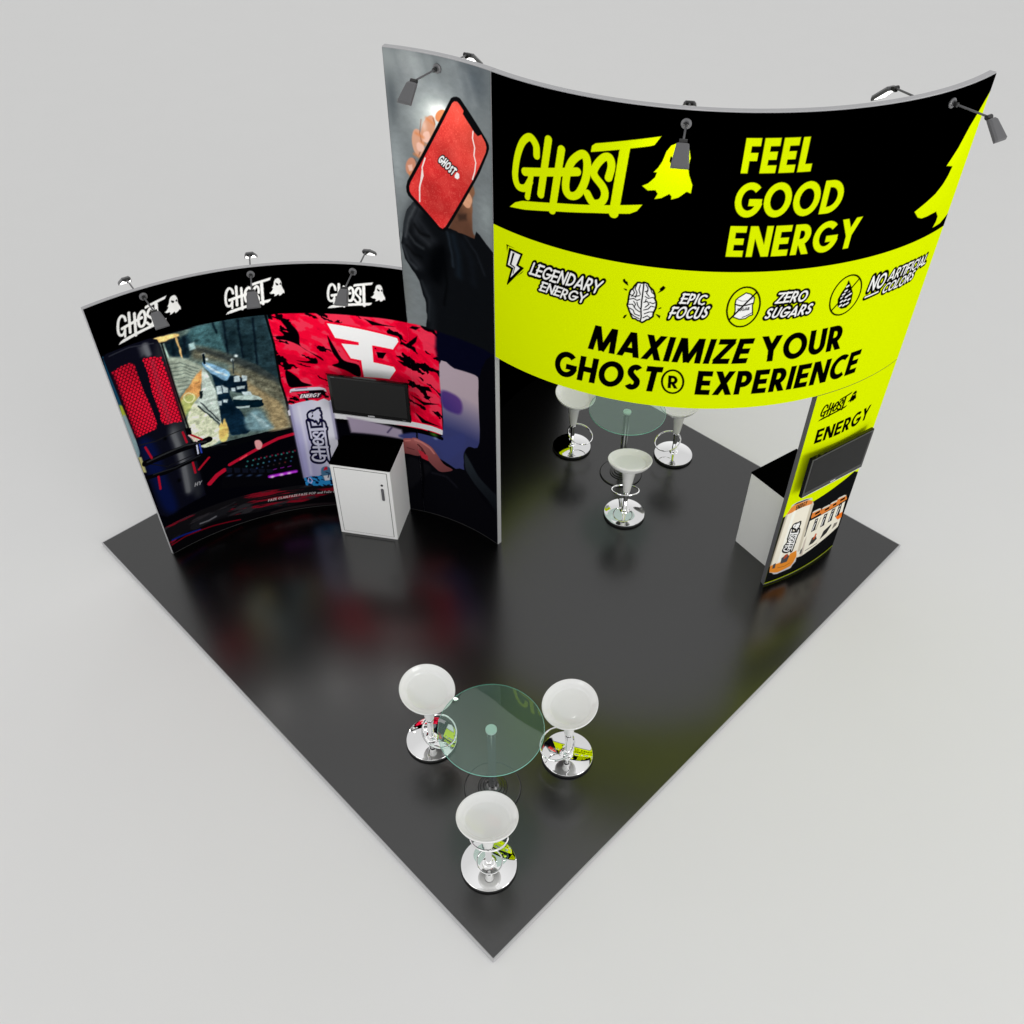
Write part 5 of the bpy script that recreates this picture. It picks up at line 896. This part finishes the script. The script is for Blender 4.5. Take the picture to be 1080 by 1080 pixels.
for i,(s,nm) in enumerate([(.516,'left'),(1.466,'middle'),(2.391,'right')]):
    w=['nearest the open left end','over the middle white logo','nearest the tall tower'][i]
    lamp_at(LOW,s,2.945,1,-1,'grey arm lamp hanging over the front of the low wall, '+w,G,first=(i==0))
    w2=['nearest its open left end','at its middle','nearest the tall tower'][i]
    lamp_at(LOW,s+[-.03,-.0,.03][i],2.945,-1,-1,'dark arm lamp behind the low wall showing its white lens, '+w2,G)
lamp_at(TOW,3.335,4.80,1,-1,'grey arm lamp above the red phone on the tall wall',G)
lamp_at(TOW,3.36,4.80,-1,-1,'dark arm lamp barely showing behind the top of the phone wall',G)
lamp_at(BAN,1.517,4.80,1,1,'grey arm lamp in front of the lime ghost on the banner',G)
lamp_at(BAN,1.517,4.80,-1,1,'dark arm lamp barely showing behind the middle of the banner top',G)
lamp_at(BAN,3.489,4.80,1,1,'grey arm lamp sticking out past the right end of the banner',G)
lamp_at(BAN,3.30,4.82,-1,1,'dark arm lamp behind the right part of the banner top',G)
# ------------------------------------------------------------------ stools
def make_stool():
    r=empty('bar_stool')
    bm=lathe([(0,.0),(.225,.0),(.228,.004),(.228,.024),(.225,.028),(0,.028)],72);from_bm('rubber_foot',bm,M['rubber'],r,True)
    bm=lathe([(0,.0285),(.2222,.0285),(.2245,.030),(.2245,.0325),(.223,.0342)]+[(.22*k/12,.0345+.0245*(1-(k/12)**2)) for k in range(12,2,-1)]+[(.050,.059),(.047,.063),(.044,.070),(.034,.076),(.030,.078),(0,.078)],72);from_bm('base_plate',bm,M['chrome'],r,True,.5)
    bm=lathe([(.026,.05),(.026,.30),(.031,.302),(.031,.33),(.024,.332),(.024,.40)],32);from_bm('gas_lift',bm,M['chrome'],r,True)
    bm=lathe([(.038,.36),(.040,.362),(.050,.45),(.062,.55),(.078,.66),(.088,.70)],48);from_bm('column',bm,M['abs'],r,True)
    # footrest: ring in front of the pole, sloping down away from it
    bm=bmesh.new();tl=math.radians(20);pts=[]
    for i in range(48):
        a=2*PI*i/48;x=.150*math.cos(a)+.118;y=.150*math.sin(a);pts.append((x*math.cos(tl),y,.305-x*math.sin(tl)))
    tube(bm,pts,.0085,10,closed=True);from_bm('footrest',bm,M['chrome'],r,True)
    # seat: dished bowl whose rim leans up at the back
    prof=[(.086,-.06),(.12,-.047),(.17,-.022),(.205,.004),(.226,.032),(.234,.050),(.2355,.058),(.233,.063),(.227,.063),(.222,.059),(.205,.044),(.186,.030),(.178,.026),(.174,.022),(.170,.0175),(.160,.014),(.10,.006),(0,.003)]
    tilt=Matrix.Translation((0,0,.742))@Matrix.Rotation(math.radians(11),4,'Y')
    bm=lathe(prof,72,mtx=tilt);from_bm('seat',bm,M['abs'],r,True,.9)
    return r
# local +x is the side the sitter faces (the table)
SG='white bar stools around the glass tables'
def make_table():
    r=empty('glass_table')
    bm=lathe([(0,0),(.236,0),(.240,.003),(.240,.009),(.234,.013),(.125,.014),(.122,.022),(.105,.024),(.102,.034),(.080,.037),(.077,.048),(.055,.052),(.040,.066),(.036,.075),(0,.075)],80);from_bm('base_plate',bm,M['base'],r,True,.35)
    bm=bmesh.new()
    for rr,zz in ((.2405,.0065),(.1235,.018),(.1035,.029),(.0785,.0425)): tube(bm,[(rr*math.cos(2*PI*i/72),rr*math.sin(2*PI*i/72),zz) for i in range(72)],.0052,8,closed=True)
    from_bm('foot_rings',bm,M['rubber'],r,True)
    bm=lathe([(.035,.06),(.035,.895),(.0,.895)],40);from_bm('pole',bm,M['chrome_pole'],r,True,.5)
    bm=lathe([(0,.893),(.045,.893),(.045,.9115),(0,.9115)],40);from_bm('top_cap',bm,M['cap'],r,True,.5)
    bm=lathe([(0,.9125),(.417,.9125),(.420,.915),(.420,.922),(.417,.9245),(0,.9245)],128);from_bm('table_top',bm,M['glass'],r,True,.5)
    bm=lathe([(.4205,.9145),(.423,.9165),(.423,.9205),(.4205,.9225),(.4205,.9145)],128);from_bm('top_edge',bm,M['glassedge'],r,True,.9)
    return r
stool=make_stool();table=make_table()
first=True
for ti,(tx,ty) in enumerate([(-.03,-2.905),(1.39,1.15)]):
    o=table if ti==0 else copy_tree(table);o.location=(tx,ty,0.001)
    tag(o,['round green glass table near the front corner of the dark floor','round green glass table at the back, half hidden under the banner'][ti],'table','round glass tables')
    for si,(dx,dy) in enumerate([(-.018,-.69),(-.553,.463),(.650,.318)]):
        o=stool if first else copy_tree(stool);first=False
        o.location=(tx+dx,ty+dy,.001);o.rotation_euler=(0,0,math.atan2(-dy,-dx))
        tag(o,[['white bar stool closest to the front corner of the dark floor','white bar stool left of the front glass table','white bar stool right of the front glass table'],
               ['white bar stool on the near side of the back glass table','white bar stool left of the back glass table, seat cut by the banner','white bar stool right of the back glass table, seat mostly under the banner']][ti][si],'bar stool',SG)
# ------------------------------------------------------------------ cabinets: local x along the front, y into depth
def make_cabinet():
    r=empty('cabinet');w,d=.64,.555
    box('body',0,w,0,d,.0,.985,M['white'],r,.003)
    box('top',-.004,w+.004,-.004,d+.004,.986,1.004,M['black_top'],r,.002)
    box('door_gap',.036,w-.036,-.0015,.01,.036,.955,M['gap'],r)
    dr=box('door',.041,w-.041,-.005,.005,.041,.950,M['white'],r,.0015)
    bm=bmesh.new();bm_box(bm,w-.115,w-.085,-.016,-.0045,.575,.745,.006);from_bm('handle',bm,M['alu_dark'],dr,True)
    bm=lathe([(0,0),(.013,0),(.013,.006),(0,.006)],20,mtx=Matrix.Translation((w-.10,-.0045,.79))@Matrix.Rotation(PI/2,4,'X'));from_bm('lock',bm,M['lampdark'],dr,True)
    bm=bmesh.new();tube(bm,[(w+.0,d-.03,.10),(w+.02,d-.03,.10)],.006,8);from_bm('hinge',bm,M['badge'],r,True)
    return r
cab=make_cabinet();cab.location=(-1.745,.172,.0008);cab.rotation_euler=(0,0,math.atan2(-.122,.634))
tag(cab,'white locking cabinet with black top in front of the low gaming wall','cabinet','white display cabinets')
c2=copy_tree(cab);c2.location=(3.327,.031,.0008)
# back side of the leg: door faces away from the camera
vx,vy=-.825,-.565
c2.location=(2.547+.64*.825,.05+.64*.565,.0008);c2.rotation_euler=(0,0,math.atan2(vy,vx))
tag(c2,'white cabinet with black top standing behind the printed leg at right','cabinet','white display cabinets')
# ------------------------------------------------------------------ televisions: local x along, -y is the front
def make_tv():
    r=empty('television');w,h=.82,.475
    bm=bmesh.new();bm_box(bm,-w/2,w/2,-.018,.018,0,h,.005);from_bm('bezel',bm,M['blackgloss'],r,True,.5)
    box('screen',-w/2+.032,w/2-.032,-.0195,-.0165,.055,h-.028,M['screen'],r)
    bm=bmesh.new();bm_box(bm,-w/2+.01,w/2-.01,-.023,-.019,.004,.012,.001);from_bm('lower_trim',bm,M['badge'],r)
    box('badge',-.035,.035,-.0215,-.019,.020,.034,M['badge'],r)
    box('marking',-w/2+.035,-w/2+.075,-.0200,-.0185,h-.018,h-.012,M['lampgrey'],r);box('marking',w/2-.085,w/2-.05,-.0200,-.0185,.024,.029,M['lampgrey'],r)
    box('wall_bracket',-.15,.15,.019,.05,.1,h-.1,M['rubber'],r)
    return r
tv=make_tv();a,b_=(-1.69,.49),(-.888,.335)
tv.location=((a[0]+b_[0])/2,(a[1]+b_[1])/2,1.405);tv.rotation_euler=(0,0,math.atan2(b_[1]-a[1],b_[0]-a[0]))
tag(tv,'black flat television mounted above the white cabinet on the gaming wall','television','wall televisions')
t2=copy_tree(tv);a,b_=(2.813,-.648),(3.489,-.203)
t2.location=((a[0]+b_[0])/2,(a[1]+b_[1])/2,1.31);t2.rotation_euler=(0,0,math.atan2(b_[1]-a[1],b_[0]-a[0]))
tag(t2,'black flat television mounted on the lime leg at right, poking past its edge','television','wall televisions')
# ------------------------------------------------------------------ world, camera, render
w=bpy.data.worlds.new('World');scene.world=w;w.use_nodes=True;nt=w.node_tree;bg=nt.nodes['Background'];bg.inputs[1].default_value=1
tc=nt.nodes.new('ShaderNodeTexCoord');sp=nt.nodes.new('ShaderNodeSeparateXYZ');cr=nt.nodes.new('ShaderNodeValToRGB')
nt.links.new(tc.outputs['Generated'],sp.inputs[0]);nt.links.new(sp.outputs['Z'],cr.inputs[0]);nt.links.new(cr.outputs[0],bg.inputs[0])
cr.color_ramp.elements[0].position=0;cr.color_ramp.elements[0].color=(1.38,1.38,1.36,1);cr.color_ramp.elements[1].position=1;cr.color_ramp.elements[1].color=(.90,.90,.90,1)
for p_,v_ in ((.35,.88),(.6,.68),(.85,.70)): e_=cr.color_ramp.elements.new(p_);e_.color=(v_,v_,v_,1)
# two large unseen area lights added on the viewer's side to fill vertical faces
for nm,lc,tg,sz,pw in (('added_fill_light',(12,-13,5.5),(-.5,.3,1.5),7,620),('added_fill_light',(-12,-14,5.5),(.5,0,1.5),7,260)):
    L=bpy.data.lights.new(nm,'AREA');L.shape='SQUARE';L.size=sz;L.energy=pw;lo=bpy.data.objects.new(nm,L);COL.objects.link(lo);lo.location=lc
    lo.rotation_euler=(Vector(tg)-Vector(lc)).to_track_quat('-Z','Y').to_euler()
cam=bpy.data.cameras.new('Camera');co=bpy.data.objects.new('Camera',cam);COL.objects.link(co);scene.camera=co
pitch,yaw=-.772,-.004
f=Vector((math.sin(yaw)*math.cos(pitch),math.cos(yaw)*math.cos(pitch),math.sin(pitch)));r=Vector((math.cos(yaw),-math.sin(yaw),0));u=r.cross(f)
co.matrix_world=Matrix(((r.x,u.x,-f.x,.151),(r.y,u.y,-f.y,-6.975),(r.z,u.z,-f.z,7.269),(0,0,0,1)))
cam.sensor_fit='HORIZONTAL';cam.sensor_width=36;cam.lens=36*981.013/1080;cam.clip_end=500;cam.clip_start=.05
scene.render.engine='CYCLES';scene.cycles.max_bounces=10;scene.cycles.transmission_bounces=10;scene.cycles.caustics_reflective=False;scene.cycles.caustics_refractive=False
scene.view_settings.view_transform='Standard';scene.view_settings.look='None';scene.view_settings.exposure=0;scene.view_settings.gamma=1;scene.view_settings.use_curve_mapping=False
